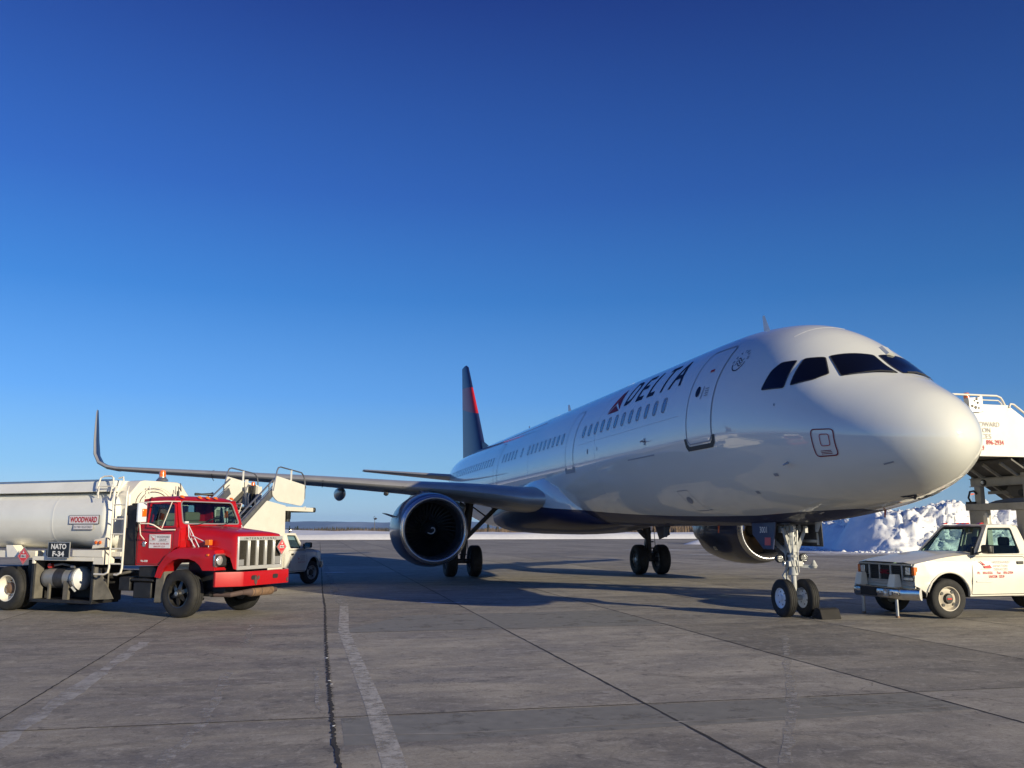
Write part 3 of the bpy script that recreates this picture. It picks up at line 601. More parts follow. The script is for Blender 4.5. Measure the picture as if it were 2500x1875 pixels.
# doors
def door(x0, x1, z0, z1, zt, mat='seam', s=1, full=True):
    zm = (z0+z1)/2
    out = [(x1-.0, z0+.12), (x1, zm), (x1-.01, z1-.35), (x1-.05, z1-.08), (x1-.16, z1), (x0+.16, z1), (x0+.05, z1-.08), (x0, z1-.35), (x0, zm), (x0, z0+.12), (x0+.12, z0), (x1-.12, z0)]
    d = sdecal('passenger_door', out, 'fus', s=s, off=.004, parent=AIR)
    sdecal('door_seam', inset(out, .0), mat, [inset(out, .028 if full else .018)], s=s, off=.010, parent=d); return d
D1 = door(4.66, 5.80, 3.53, 5.56, 0)
sdecal('door_window', [(5.40+.10*cos(a), 4.64+.115*sin(a)) for a in [2*pi*k/16 for k in range(16)]], 'letter', off=.013, parent=D1)
m = MB(); sdecal('', [(5.20,4.46),(5.23,4.46),(5.16,4.72),(5.13,4.72)], '', off=.014, mb=m, build=False); sdecal('', [(5.0,5.02),(5.16,5.02),(5.16,5.07),(5.0,5.07)], '', off=.014, mb=m, build=False, mi=1)
for k in range(4): sdecal('', [(4.93,4.50+k*.05),(5.07,4.50+k*.05),(5.07,4.52+k*.05),(4.93,4.52+k*.05)], '', off=.014, mb=m, build=False)
m.build('door_placard', ['seam', 'dred'], D1, recalc=False, split=True)
SC1 = [(4.56,3.66),(4.60,3.50),(4.70,3.41),(5.80,3.41),(5.88,3.50),(5.92,3.68),(5.82,3.68),(5.79,3.56),(5.72,3.50),(4.76,3.50),(4.69,3.56),(4.66,3.66)]
sdecal('scuff_plate', SC1[::-1], 'rubber', off=.012, parent=D1)
D2 = door(13.80, 14.58, 3.56, 5.33, 0, full=False)
sdecal('scuff_plate', [(13.72,3.45),(14.66,3.45),(14.66,3.62),(14.52,3.62),(14.5,3.55),(13.88,3.55),(13.86,3.62),(13.72,3.62)], 'seam', off=.010, parent=D2)
D3 = door(24.2, 24.9, 3.56, 5.3, 0, full=False)
# cabin windows: starboard row
WX = [7.13+.533*i for i in range(12)]+[15.12+.533*i for i in range(9)]+[20.35]+[21.3+.533*i for i in range(5)]
WX += [25.35+.533*i for i in range(25)]
WX = [x for x in WX if not (13.6 < x < 14.8 or 24.0 < x < 25.1)]
def win_mesh(x):
    m = MB(); el = [(x+.115*math.copysign(abs(cos(a))**.75, cos(a)), 4.585+.185*math.copysign(abs(sin(a))**.75, sin(a))) for a in [2*pi*k/20 for k in range(20)]]
    e2 = [(x+(p[0]-x)*.78, 4.585+(p[1]-4.585)*.82) for p in el]
    sdecal('', el, '', [e2], off=.009, mb=m, build=False, res=(0,.1)); sdecal('', e2, '', off=.003, mb=m, build=False, mi=1, res=(0,.1)); return m
for x in WX: win_mesh(x).build('cabin_window', ['seam', 'pane'], FUS, recalc=False, ang=60)
# lettering: widths measured along the skin, letters stand upright on the flank
m = MB(); zb, zt = 4.97, 5.60; xr, xl = 6.50, 10.15
for ch, a, b in (('D', .0, .15), ('E', .225, .35), ('L', .43, .545), ('T', .60, .745), ('A', .785, .985)):
    V, F = text_geo(ch, bold=.010); bm = bmesh.new()
    vv = [bm.verts.new((u, v, 0)) for u, v in V]
    for f in F:
        try: bm.faces.new([vv[i] for i in f])
        except ValueError: pass
    for k in range(1, 8): bmesh.ops.bisect_plane(bm, geom=bm.verts[:]+bm.edges[:]+bm.faces[:], plane_co=(0,k/8,0), plane_no=(0,1,0))
    bm.verts.index_update(); th0 = math.asin((zb-CL)/2.13); th1 = math.asin(min(1, (zt-CL)/2.13))
    P = []
    for v in bm.verts:
        x = xl+(xr-xl)*(a+(b-a)*v.co.x); P.append(fpt(x, th0+(th1-th0)*v.co.y, .006))
    m.add(P, [[v.index for v in f.verts] for f in bm.faces], 0); bm.free()
m.build('airline_lettering', 'letter', FUS, recalc=False)
def arcpoly(pts, mi):
    th0 = math.asin((4.90-CL)/2.13); th1 = math.asin((5.53-CL)/2.13)
    m.panel(pts, [], lambda u, v: fpt(11.33-.98*u, th0+(th1-th0)*v, .006), None, mi, cuts=(0, .12))
m = MB()
arcpoly([(.02,.02),(.44,.33),(.56,1.0)], 0); arcpoly([(.50,.38),(.96,.03),(.60,1.0)], 1); arcpoly([(.06,-.02),(.47,.27),(.94,-.02)], 1)
m.build('airline_emblem', ['dred', 'mred'], FUS, recalc=False)
# round alliance mark
m = MB(); cx, cz, rr = 4.14, 5.08, .19
def ring(a0, a1, r, w, n=24):
    o = [(cx+(r+w/2)*cos(a0+(a1-a0)*k/n), cz+(r+w/2)*sin(a0+(a1-a0)*k/n)) for k in range(n+1)]; i = [(cx+(r-w/2)*cos(a0+(a1-a0)*k/n), cz+(r-w/2)*sin(a0+(a1-a0)*k/n)) for k in range(n+1)]
    sdecal('', o+i[::-1], '', off=.007, mb=m, build=False, res=(0,0))
ring(R(190), R(350), rr, .02)
for k in range(3):
    pts = [(cx+.11-.22*t, cz-.07+.058*k+.035*sin(t*6.3)) for t in [j/14 for j in range(15)]]
    o = [(x, z+.009) for x, z in pts]+[(x, z-.009) for x, z in pts[::-1]]
    sdecal('', o, '', off=.007, mb=m, build=False, res=(0,0))
for i, ch in enumerate('SKYTEAM'):
    a = R(175-27*i); V, F = text_geo(ch); px, pz = cx-(rr+.02)*cos(a), cz+(rr+.02)*sin(a); ca, sa = cos(a-pi/2), sin(a-pi/2)
    P = [snap(sidep(px-((u-.5)*.05*ca-(v-.5)*.06*sa), pz+((u-.5)*.05*sa+(v-.5)*.06*ca)), .007) for u, v in V]; m.add(P, F, 0)
m.build('alliance_emblem', 'letter', FUS, recalc=False)
# nose panel with red frame, small plates, underside type mark
def pan(pts, ringw, mat, off=.008, r=.08):
    q = rp(pts, r); return sdecal('service_panel', q, mat, [inset(q, ringw)], off=.012, parent=FUS, res=(.03,.03))
A = [(1.78,3.47),(1.35,3.44),(1.35,2.99),(1.78,2.99)]; pan(A, .018, 'mred'); B_ = [(1.62,3.37),(1.44,3.36),(1.44,3.16),(1.62,3.16)]; pan(B_, .012, 'dred', r=.045)
m = MB()
for k in range(3): sdecal('', [(1.46,3.08-k*.025),(1.66,3.08-k*.025),(1.66,3.09-k*.025),(1.46,3.09-k*.025)][::-1], '', off=.008, mb=m, build=False, res=(0,0))
m.build('panel_text', 'mred', FUS, recalc=False)
q = rp([(7.30,2.64),(6.74,2.64),(6.62,2.18),(7.18,2.18)], .03); sdecal('hatch', q, 'seam', [inset(q, .012)], off=.007)
sdecal('vent', [(7.02+.13*cos(a)-.05*sin(a), 2.42+.075*sin(a)) for a in [2*pi*k/14 for k in range(14)]], 'seam', off=.009)
sdecal('static_plate', [(.79,2.80),(.64,2.835),(.64,2.855),(.79,2.82)], 'seam', off=.008)
for x, z, w, h in ((2.99,2.76,.12,.05), (3.95,2.48,.12,.05), (12.43,3.96,.07,.14), (6.5,2.20,.12,.02), (2.63,4.0,.03,.04), (11.6,3.97,.03,.10), (8.13,3.84,.10,.16)):
    sdecal('static_plate', [(x-w/2,z-h/2),(x+w/2,z-h/2),(x+w/2,z+h/2),(x-w/2,z+h/2)], 'seam', off=.008, res=(0,0))
sdecal('static_plate', [(7.65,3.47),(9.35,3.47),(9.35,3.50),(7.65,3.50)], 'seam', off=.008)
m = MB()
for x, y in ((8.13, 1), (2.5, 1), (2.5, -1)):
    p = sidep(x, 3.84 if x > 5 else 2.95, y); n = (snap(p, .1)-snap(p, 0)).normalized(); q = snap(p, .11)+Vector((0,0,0)); m.tube([snap(p, 0), q, q+Vector((-.17, 0, .02))], [.02, .016, .008], 6)
m.build('air_probe', 'steel', AIR, split=True)
m = MB(); V, F = text_geo('A321', bold=.01)
for kk in (0,):
    P = [snap((1.03+.26*(1-v)+.05*u, .35-.85*u, 2.3), .006) for u, v in V]; P = []
    for u, v in V:
        x = 1.25-.21*v+.30*u; y = .24-1.1*u; t_, b_, w_, zc_ = fprof(x); th = -pi/2+math.asin(max(-1, min(1, y/w_))); P.append(fpt(x, th, .006))
    m.add(P, F, 0)
m.build('type_lettering', 'letter', FUS, recalc=False)
# antennas and roof fittings
def fin(name, x0, x1, xt0, xt1, z0, z1, y=0, t=.03, mat='mark', parent=AIR):
    m = MB(); m.loft([[(x0,y,z0),((x0+x1)/2,y+t,z0),(x1,y,z0),((x0+x1)/2,y-t,z0)], [(xt0,y,z1),((xt0+xt1)/2,y+t/3,z1),(xt1,y,z1),((xt0+xt1)/2,y-t/3,z1)]]); return m.build(name, mat, parent)
fin('antenna', 5.48, 5.80, 5.76, 5.85, 6.0, 6.50, t=.012); fin('antenna', 20.0, 20.5, 20.35, 20.55, 6.0, 6.45); fin('antenna', 26, 26.4, 26.3, 26.45, 6.0, 6.3); fin('antenna', 9.4, 9.5, 9.45, 9.5, 6.0, 6.12, t=.01)
fin('antenna', 3.9, 4.2, 4.1, 4.2, 1.98, 1.72, t=.02, mat='steel'); fin('antenna', 11.2, 11.7, 11.5, 11.75, 1.9, 1.55, t=.03, mat='gdark'); fin('drain_mast', 8.3, 8.4, 8.36, 8.42, 1.9, 1.68, mat='orange'); fin('drain_mast', 2.3, 2.36, 2.33, 2.37, 2.12, 1.98, y=-.25, t=.01, mat='orange')
m = MB(); m.loft([[snap((x, y, 5.0), o) for y, o in ((-.50,.0),(-.46,.05),(-.34,.05),(-.30,.0))] for x in (2.05, 2.3)]); m.build('escape_hatch_fitting', 'fus', AIR)
# roof panel and seams
m = MB()
for x in (11.85, 19.2, 28.0): m.tube([fpt(x, R(a), .001) for a in range(-40, 221, 6)], .003, 4)
m.tube([fpt(3.2, R(a), .001) for a in range(62, 100, 4)], .003, 4)
m.tube([sidep(x, 4.22) for x in [6.2+.6*i for i in range(13)]], .004, 4); m.tube([sidep(x, 5.55) for x in [19+.8*i for i in range(16)]], .008, 4, 1)
m.build('skin_seam', ['seamlt', 'dred'], FUS)
# ---------------- belly fairing
m = MB(); rings = []
for x, hw, zb_, zt_, off in ((14.3,.6,1.86,2.6,0),(15.0,1.35,1.80,2.95,0),(16.0,1.95,1.70,3.55,0),(17.2,2.12,1.62,3.92,0),(19,2.20,1.58,3.80,0),(22,2.20,1.58,3.4,0),(24.5,2.05,1.62,3.1,0),(26.5,1.6,1.75,2.8,0),(28,.9,1.95,2.5,0)):
    g = []
    for k in range(40):
        a = 2*pi*k/40; c, s = cos(a), sin(a); zc = (zb_+zt_)/2; ex = .72
        g.append((x, hw*math.copysign(abs(c)**ex, c), zc+(zt_-zb_)/2*math.copysign(abs(s)**ex, s)))
    rings.append(g)
m.loft(rings); m.build('belly_fairing', 'fus', AIR, ang=70)
# ---------------- wings
def foil(le, chord, th, td=(0,0,1), camber=.0, n=16):
    """closed section loop: upper TE -> LE -> lower TE"""
    L = Vector(le); T = Vector(td).normalized(); out = []
    def yt(x): return 5*th*(.2969*math.sqrt(x)-.126*x-.3516*x*x+.2843*x**3-.1036*x**4)
    for k in range(n+1): x = (1-k/n)**2 if False else (1+cos(pi*k/n))/2; out.append(L+Vector((chord*x,0,0))+T*chord*(yt(x)+camber*x*(1-x)))
    for k in range(1, n+1): x = (1-cos(pi*k/n))/2; out.append(L+Vector((chord*x,0,0))-T*chord*(yt(x)-camber*x*(1-x)))
    return out
for sy in (1, -1):
    st = [(1.6,16.35,2.72,7.0,.135),(2.55,16.88,2.77,6.4,.135),(3.6,17.42,2.93,5.7,.128),(4.75,18.03,3.07,5.0,.120),(6.3,18.85,3.21,4.1,.115),(9.0,20.24,3.45,3.3,.115),(12.0,21.8,3.68,2.65,.115),(15.0,23.38,3.90,2.0,.11),(16.6,24.2,4.02,1.66,.10)]
    rg = [foil((x, y*sy, z), c, t, (0,0,1), .03) for y, x, z, c, t in st]
    mb = MB(); N = len(rg[0]); mb.loft(rg, mis=lambda i, k: 1 if 12 <= k <= 17 else 0)
    w = mb.build('wing', ['wing', 'alu'], AIR, ang=50)
    sk = [((24.2,16.6,4.02),1.66,.10,(0,0,1)),((24.42,17.0,4.10),1.55,.10,(0,-.25,1)),((24.72,17.35,4.28),1.42,.10,(0,-.75,1)),((25.0,17.55,4.62),1.22,.10,(0,-1,.45)),((25.4,17.66,5.2),1.0,.10,(0,-1,.2)),((25.85,17.75,5.85),.72,.10,(0,-1,.15)),((26.25,17.82,6.38),.42,.09,(0,-1,.12)),((26.4,17.83,6.48),.25,.06,(0,-1,.1))]
    rg = [foil((l[0], l[1]*sy, l[2]), c, t, (d[0], d[1]*sy, d[2])) for l, c, t, d in sk]
    mb = MB(); mb.loft(rg, mis=lambda i, k: 1 if 12 <= k <= 19 else 0); mb.build('sharklet', ['navyfin', 'alu'], w, ang=60)
    mb = MB()
    for y, x, z in ((6.45,18.95,3.21), (9.1,20.30,3.45), (13,22.33,3.74)):
        mb.tube([(x+.9,y*sy,z+.20),(x+.25,y*sy,z+.13),(x-.03,y*sy,z),(x+.2,y*sy,z-.13),(x+.9,y*sy,z-.19)], .012, 5)
    mb.build('slat_gap', 'rubber', w, split=True)
    mb = MB(); mb.lathe([(0,-.03),(.05,0),(.05,.05)], (24.5,17.0*sy,4.10), 'x', seg=10); mb.build('navigation_light', M('nav_lens', (.05,.5,.3), .2, emit=(.02,.35,.22)) if sy > 0 else 'redlens', w)
    for y, x0, L, r, z in ((8.35,21.7,4.2,.27,3.12), (12.2,23.3,3.2,.20,3.46), (4.0,20.5,4,.3,2.55)):
        mb = MB(); pr = [(0,.01),(.05,.35),(.18,.75),(.35,.97),(.5,1),(.7,.8),(.88,.4),(1,.03)]
        mb.loft([[(x0+L*a, y*sy+r*.82*b*cos(q), z+r*b*sin(q)*(1.0 if sin(q) < 0 else .9)-.0*a) for q in [2*pi*k/18 for k in range(18)]] for a, b in pr]); mb.build('flap_track_fairing', 'wing', w, ang=60)
    mb = MB()
    for y, x, z in ((9.75,21.0,3.24), (6.95,19.6,3.0)): mb.lathe([(.0,-.1),(.07,-.06),(.09,.05),(.06,.4),(0,.6)], (x, y*sy, z), 'x', seg=10)
    mb.build('slat_actuator_fairing', 'gdark', w, split=True)
    # ---- engine
    ec = Vector((16.17, 5.755*sy, 1.76)); 
    mb = MB(); mb.lathe([(1.03,.10),(1.10,.25),(1.155,.55),(1.19,1.0),(1.20,1.6),(1.17,2.4),(1.10,3.0),(1.02,3.5),(.98,3.5),(.98,3.3)], ec, 'x', seg=56)
    eng = mb.build('engine_nacelle', 'navy', AIR, ang=50)
    mb = MB(); mb.lathe([(.88,.28),(.90,.16),(.93,.06),(.965,.01),(1.0,.01),(1.035,.06),(1.062,.16),(1.075,.19)], ec+Vector((-.0,0,0)), 'x', seg=56); mb.build('inlet_lip', 'lip', eng, ang=60, recalc=False)
    mb = MB(); mb.lathe([(.88,.27),(.865,.5),(.865,1.25)], ec, 'x', seg=48); mb.lathe([(.865,1.24),(.3,1.30)], ec, 'x', seg=48); mb.build('inlet_duct', 'duct', eng, recalc=False)
    mb = MB()
    for k in range(36):
        a = 2*pi*k/36; 
        def bp(r, ang, dx): return ec+Vector((dx, r*cos(ang), r*sin(ang)))
        rows = [(r, a+tw) for r, tw in ((.26,0),(.45,.03),(.65,.09),(.855,.17))]
        vs = []
        for r, an in rows: vs += [bp(r, an-.055*(.3/r)**.0, 1.02), bp(r, an+.075, 1.17)]
        mb.add(vs, [(0,1,3,2),(2,3,5,4),(4,5,7,6)], 0)
    mb.build('fan', 'blade' if sy > 0 else 'tan', eng, recalc=False, ang=60)
    mb = MB(); mb.lathe([(.002,.62),(.08,.66),(.18,.80),(.26,1.0),(.27,1.15)], ec, 'x', seg=28)
    P = [ec+Vector((.615+.14*((.04+.11*t)/.15)**2, (.04+.11*t)*cos(4.6*t+1), (.04+.11*t)*sin(4.6*t+1))) for t in [k/16 for k in range(17)]]
    mb.tube(P, .020, 5, 1); mb.build('spinner', ['spin', 'mark'], eng)
    mb = MB(); mb.lathe([(.80,3.3),(.74,3.6),(.62,4.4),(.50,4.9),(.45,4.9),(.3,4.9),(.22,5.2),(.02,5.6)], ec, 'x', seg=32); mb.build('exhaust_core', 'steel', eng)
    mb = MB(); pl = [(17.4,2.90),(18.2,3.02),(18.9,3.10),(20.2,3.15),(22,2.9),(21.4,2.55),(19.2,2.45),(18,2.6)]
    mb.loft([[(x, (5.755+d)*sy, z) for x, z in pl] for d in (-.17, .17)]); mb.build('engine_pylon', 'navy', eng, bevel=.06)
    mb = MB(); p = ec+Vector((.85, 1.12*cos(R(20))*sy, 1.12*sin(R(20)))); mb.hexa([p+Vector((a,b*sy,c)) for a, b, c in ((0,0,-.02),(1.1,0,-.02),(1.1,.02,.02),(0,.02,.02),(.45,.36,.12),(1.1,.42,.14),(1.1,.42,.16),(.45,.36,.14))]) ; mb.build('nacelle_strake', 'navy', eng)
    if sy < 0:
        mb = MB(); V, F = text_geo('02', bold=.03)
        mb.add([ec+Vector((2.05+.12*(1-2*u), 1.19*cos((v-.5)*.13-.60), 1.19*sin((v-.5)*.13-.60))) for u, v in V], F, 0); mb.build('cowl_code', 'txtwhite', eng, recalc=False)
    # ---- main gear
    gy = 3.795*sy; GX = 21.97
    g = MB(); g.cyl((GX,gy,.55), (GX-.05,gy-.12*sy,1.75), .10, 16); g.cyl((GX-.05,gy-.12*sy,1.6), (GX-.12,gy-.3*sy,3.3), .16, 16); g.cyl((GX,gy-.46,.584), (GX,gy+.46,.584), .09, 14)
    g.bar((GX+.02,gy-.15*sy,1.45), (GX,2.35*sy,2.72), .13, .16); g.bar((GX,2.35*sy,2.72), (GX,gy-.05*sy,2.75), .07); g.bar((GX,2.9*sy,2.25),(GX,3.4*sy,2.6),.05)
    g.bar((GX+.12,gy,.62),(GX+.42,gy-.05*sy,1.0),.07,.18); g.bar((GX+.42,gy-.05*sy,1.0),(GX+.1,gy-.1*sy,1.45),.07,.18)
    for zz in (.8,1.0,1.25,1.9): g.cyl((GX,gy-.02,zz), (GX,gy-.02,zz+.05), .17-.03*(zz < 1.5), 14)
    g.tube([(GX-.15,gy,2.6),(GX-.2,gy+.05,1.8),(GX-.16,gy+.02,1.1),(GX-.1,gy+.1,.7)], .018, 6); g.tube([(GX-.1,gy-.12,2.6),(GX-.14,gy-.14,1.6),(GX-.12,gy-.2,.75)], .015, 6)
    gear = g.build('main_gear', 'gdark', AIR, ang=40)
    for s2 in (-1, 1):
        wm = MB(); yc = gy+.463*s2; R0 = .584; rw = .27; hw = .215
        wm.lathe([(rw,-hw*.75),(R0*.62,-hw*.98),(R0*.84,-hw),(R0*.95,-hw*.82),(R0*.995,-hw*.55),(R0*.985,-hw*.38),(R0,-hw*.36),(R0,-.02),(R0*.985,-.015),(R0*.985,.015),(R0,.02),(R0,hw*.36),(R0*.985,hw*.38),(R0*.995,hw*.55),(R0*.95,hw*.82),(R0*.84,hw),(R0*.62,hw*.98),(rw,hw*.75)], (GX,yc,R0), 'y', seg=44)
        for q in (-1, 1): wm.lathe([(rw,hw*.75*q),(rw*.93,hw*.45*q),(rw*.75,hw*.30*q),(rw*.4,hw*.45*q),(rw*.3,hw*.72*q),(0.001,hw*.75*q)], (GX,yc,R0), 'y', seg=24, mi=1)
        wm.build('wheel', ['tyre', 'steel'], gear, ang=35, weld=True)
    dm = MB(); dm.hexa([(GX-.7,gy+.55*sy,1.55),(GX+.35,gy+.55*sy,1.35),(GX+.35,gy+.58*sy,1.35),(GX-.7,gy+.58*sy,1.55),(GX-.95,gy+.15*sy,3.1),(GX+.6,gy+.15*sy,3.0),(GX+.6,gy+.2*sy,3.0),(GX-.95,gy+.2*sy,3.1)]); dm.build('gear_door', 'fus', gear, bevel=.01)
    # ---- tailplane
    mb = MB(); mb.loft([foil((x, y*sy, z), c, .095, (0,0,1)) for y, x, z, c in ((.5,36.7,4.58,3.9),(1.2,37.15,4.64,3.6),(6.1,40.0,5.10,1.45),(6.22,40.2,5.12,1.1))], mis=lambda i, k: 1 if 13 <= k <= 17 else 0)
    mb.build('tailplane', ['fus' if False else 'wing', 'alu'], AIR, ang=60)
# ---------------- fin
rows = [(5.55,5.55,35.2,42.3,1),(6.0,6.0,36.0,42.35,0),(7.2,7.6,0,0,0),(8.35,9.15,0,0,2),(10.1,10.45,0,0,0),(11.55,11.65,0,0,0),(11.74,11.76,0,0,0)]
def finx(z): return 36.0+(z-6.0)*(41.1-36.0)/(11.74-6.0)
def fint(z): return 42.35+(z-6.0)*(42.95-42.35)/5.74
rg = []; 
for zl, ztr, a, b, m_ in rows:
    xl_ = finx(zl) if zl > 6 else a; xt_ = fint(ztr) if zl > 6 else b; 
    if zl > 11.7: xl_ += .35
    c = xt_-xl_; sec = []
    for p in foil((0,0,0), c, .10 if zl < 11.7 else .06, (0,1,0)):
        f = p.x/c; sec.append((xl_+p.x, p.y, zl+(ztr-zl)*f))
    rg.append(sec)
mb = MB(); mb.loft(rg, mis=lambda i, k: 1 if i == 3 else 0); FIN = mb.build('tail_fin', ['navyfin', 'fred'], AIR, ang=60)
mb = MB(); mb.loft([[(28.5,0,5.98),(36.5,.10,6.0),(36.5,-.10,6.0)], [(34.6,0,6.12),(36.6,.06,6.6),(36.6,-.06,6.6)]]); mb.build('fin_fillet', 'navyfin', FIN)
# ---------------- nose gear
g = MB(); NX = 5.07
g.cyl((NX,0,.38), (NX+.01,0,.95), .052, 16); g.cyl((NX+.01,0,.86), (NX+.03,0,1.35), .085, 18); g.cyl((NX+.03,0,1.3), (NX+.05,0,2.2), .11, 18)
for zz, r_, h_ in ((.84,.10,.05),(1.02,.12,.12),(1.2,.105,.05),(1.46,.13,.06),(1.62,.125,.04)): g.cyl((NX+.02,0,zz), (NX+.02,0,zz+h_), r_, 18)
g.cyl((NX,-.30,.381), (NX,.30,.381), .05, 12); g.cyl((NX-.02,-.28,.56),(NX-.02,-.06,.56),.02,8); g.cyl((NX-.02,-.30,.56),(NX-.02,-.27,.56),.045,10)
for s_ in (-1, 1):
    g.bar((NX+.80,.30*s_,1.80), (NX+.06,.07*s_,1.28), .06, .10); g.bar((NX-.10,.26*s_,1.80),(NX-.02,.07*s_,1.30),.05,.07)
    g.bar((NX-.05,.18*s_,1.95),(NX,.07*s_,1.45),.04)
g.bar((NX+.15,0,.62),(NX+.36,0,.80),.10,.04); g.bar((NX+.36,0,.80),(NX+.10,0,1.02),.12,.04)
g.box(NX-.10,NX+.16,-.16,.16,1.02,1.12); g.cyl((NX+.02,-.22,1.07),(NX+.02,.22,1.07),.055,12)
for a_, b_ in (((NX-.12,.05,1.8),(NX-.13,.06,1.0)), ((NX-.10,-.06,1.8),(NX-.12,-.05,.9)), ((NX+.14,.08,1.7),(NX+.12,.10,.75))): g.tube([a_, ((a_[0]+b_[0])/2-.05, (a_[1]+b_[1])/2+.04, (a_[2]+b_[2])/2), b_], .014, 6)
for k in range(7): g.box(NX-.25+.13*(k % 4), NX-.17+.13*(k % 4), -.22+.07*k, -.16+.07*k, 1.70+.02*(k % 3), 1.84)
g.hexa([(NX+.1,.03,.92),(NX+.1,-.03,.92),(NX-.02,-.03,.92),(NX-.02,.03,.92),(NX+.55,.12,1.40),(NX+.55,-.12,1.40),(NX+.0,-.10,1.32),(NX+.0,.10,1.32)], 1)
NG = g.build('nose_gear', ['gear', 'gdark'], AIR, ang=40)
for s_ in (-1, 1):
    wm = MB(); yc = .25*s_; R0 = .381; hw = .11; rw = .205
    pr = [(rw,-hw*.8),(R0*.72,-hw*.98),(R0*.86,-hw*.97),(R0*.95,-hw*.8)]
    for gq in (-.55,-.2,.2,.55): pr += [(R0*.995,hw*(gq-.09)),(R0*.975,hw*(gq-.07)),(R0*.975,hw*(gq+.07)),(R0*.995,hw*(gq+.09))]
    pr += [(R0*.95,hw*.8),(R0*.86,hw*.97),(R0*.72,hw*.98),(rw,hw*.8)]
    wm.lathe(pr, (NX,yc,R0), 'y', seg=44)
    for q in (-1, 1):
        wm.lathe([(rw,hw*.8*q),(rw*.96,hw*.55*q),(rw*.9,hw*.42*q),(rw*.35,hw*.55*q),(rw*.30,hw*.9*q),(.001,hw*.92*q)], (NX,yc,R0), 'y', seg=32, mi=1)
        for k in range(6): a = 2*pi*k/6+.3; wm.cyl((NX+.13*cos(a),yc+hw*.40*q,R0+.13*sin(a)), (NX+.13*cos(a),yc+hw*.505*q,R0+.13*sin(a)), .016, 8, mi=2)
    wm.build('wheel', ['tyre', 'gwheel', 'gdark'], NG, ang=35)
for y_, x_, z_, r_ in ((.27,NX+.10,1.17,.085), (-.22,NX-.0,1.19,.09)):
    lm = MB(); lm.lathe([(.001,-.02),(r_*.8,-.02),(r_,0),(r_,.05),(r_*.6,.14),(.001,.15)], (x_-.05,y_,z_), 'x', seg=20, mis=[1,0,0,0,0]); lm.build('landing_light', ['gdark', 'lampdark'], NG)
lm = MB(); lm.lathe([(.001,-.06),(.05,-.05),(.075,0),(.05,.05),(.02,.11),(.001,.12)], (NX-.18,-.36,1.03), 'z', seg=16); lm.bar((NX,-.1,1.03),(NX-.18,-.36,1.0),.06); lm.build('taxi_light', 'gear', NG)
for s_ in (-1,):
    dm = MB(); dm.hexa([(NX-.45,.42*s_,1.42),(NX+.75,.42*s_,1.42),(NX+.75,.44*s_,1.42),(NX-.45,.44*s_,1.42),(NX-.50,.36*s_,1.98),(NX+.85,.36*s_,1.98),(NX+.85,.40*s_,1.98),(NX-.50,.40*s_,1.98)]); dm.box(NX-.3,NX+.6,.405*s_-.02,.405*s_+.02,1.50,1.56,1); dm.box(NX-.35,NX-.28,.40*s_-.03,.40*s_+.01,1.45,1.9,1); dm.build('gear_door', ['fus' if s_ > 0 else 'gdark', 'gear'], NG, bevel=.01)
dm = MB(); q8 = [(NX+.02,1.36),(NX+.40,1.36),(NX+.86,1.66),(NX+.92,1.98),(NX-.10,1.98)]
dm.panel(q8[::-1], [], lambda x, z: (x, .44-.05*(z-1.4), z), (0,-.025,0)); GD = dm.build('gear_door', 'navyfin', NG)
m = MB(); text(m, '3001', .30, .13, (NX+.38,.455-.05*.36,1.76), (-1,0,0), (0,0,1), bold=.01); m.build('ship_number', 'txtwhite', GD, recalc=False)
m = MB(); m.panel([(NX+.10,1.44),(NX+.34,1.44),(NX+.34,1.60),(NX+.10,1.60)], [], lambda x, z: (x, .446-.05*(z-1.4), z), None); m.build('warning_placard', 'placard', GD, recalc=False)
m = MB(); m.box(NX-.5,NX+1.0,-.34,.34,1.865,1.90); m.build('wheel_well', 'gdark', NG)
# wheel chock
AM = Matrix.Translation((7.019, 13.841, 0)) @ Matrix.Rotation(R(90+13.711), 4, 'Z')
CH = thing('wheel_chock', 'black rubber chock wedged against the front of the nose wheels', 'chock', AM @ Vector((4.60, -.40, 0)), R(90+13.711))
m = MB(); pr = [(-.19,0),(.19,0),(.17,.07),(.08,.20),(-.02,.215),(-.12,.19)]
m.loft([[(x, y, z) for x, z in pr] for y in (-.22, .22)]); m.build('wedge', M('chock_rubber', (.02,.018,.017), .85, var=.3), CH, bevel=.015)
m = MB(); m.tube([(.0,.22,.09),(.05,.27,.05),(.02,.30,.012),(-.1,.33,.012)], .012, 6); m.build('rope', 'black', CH)

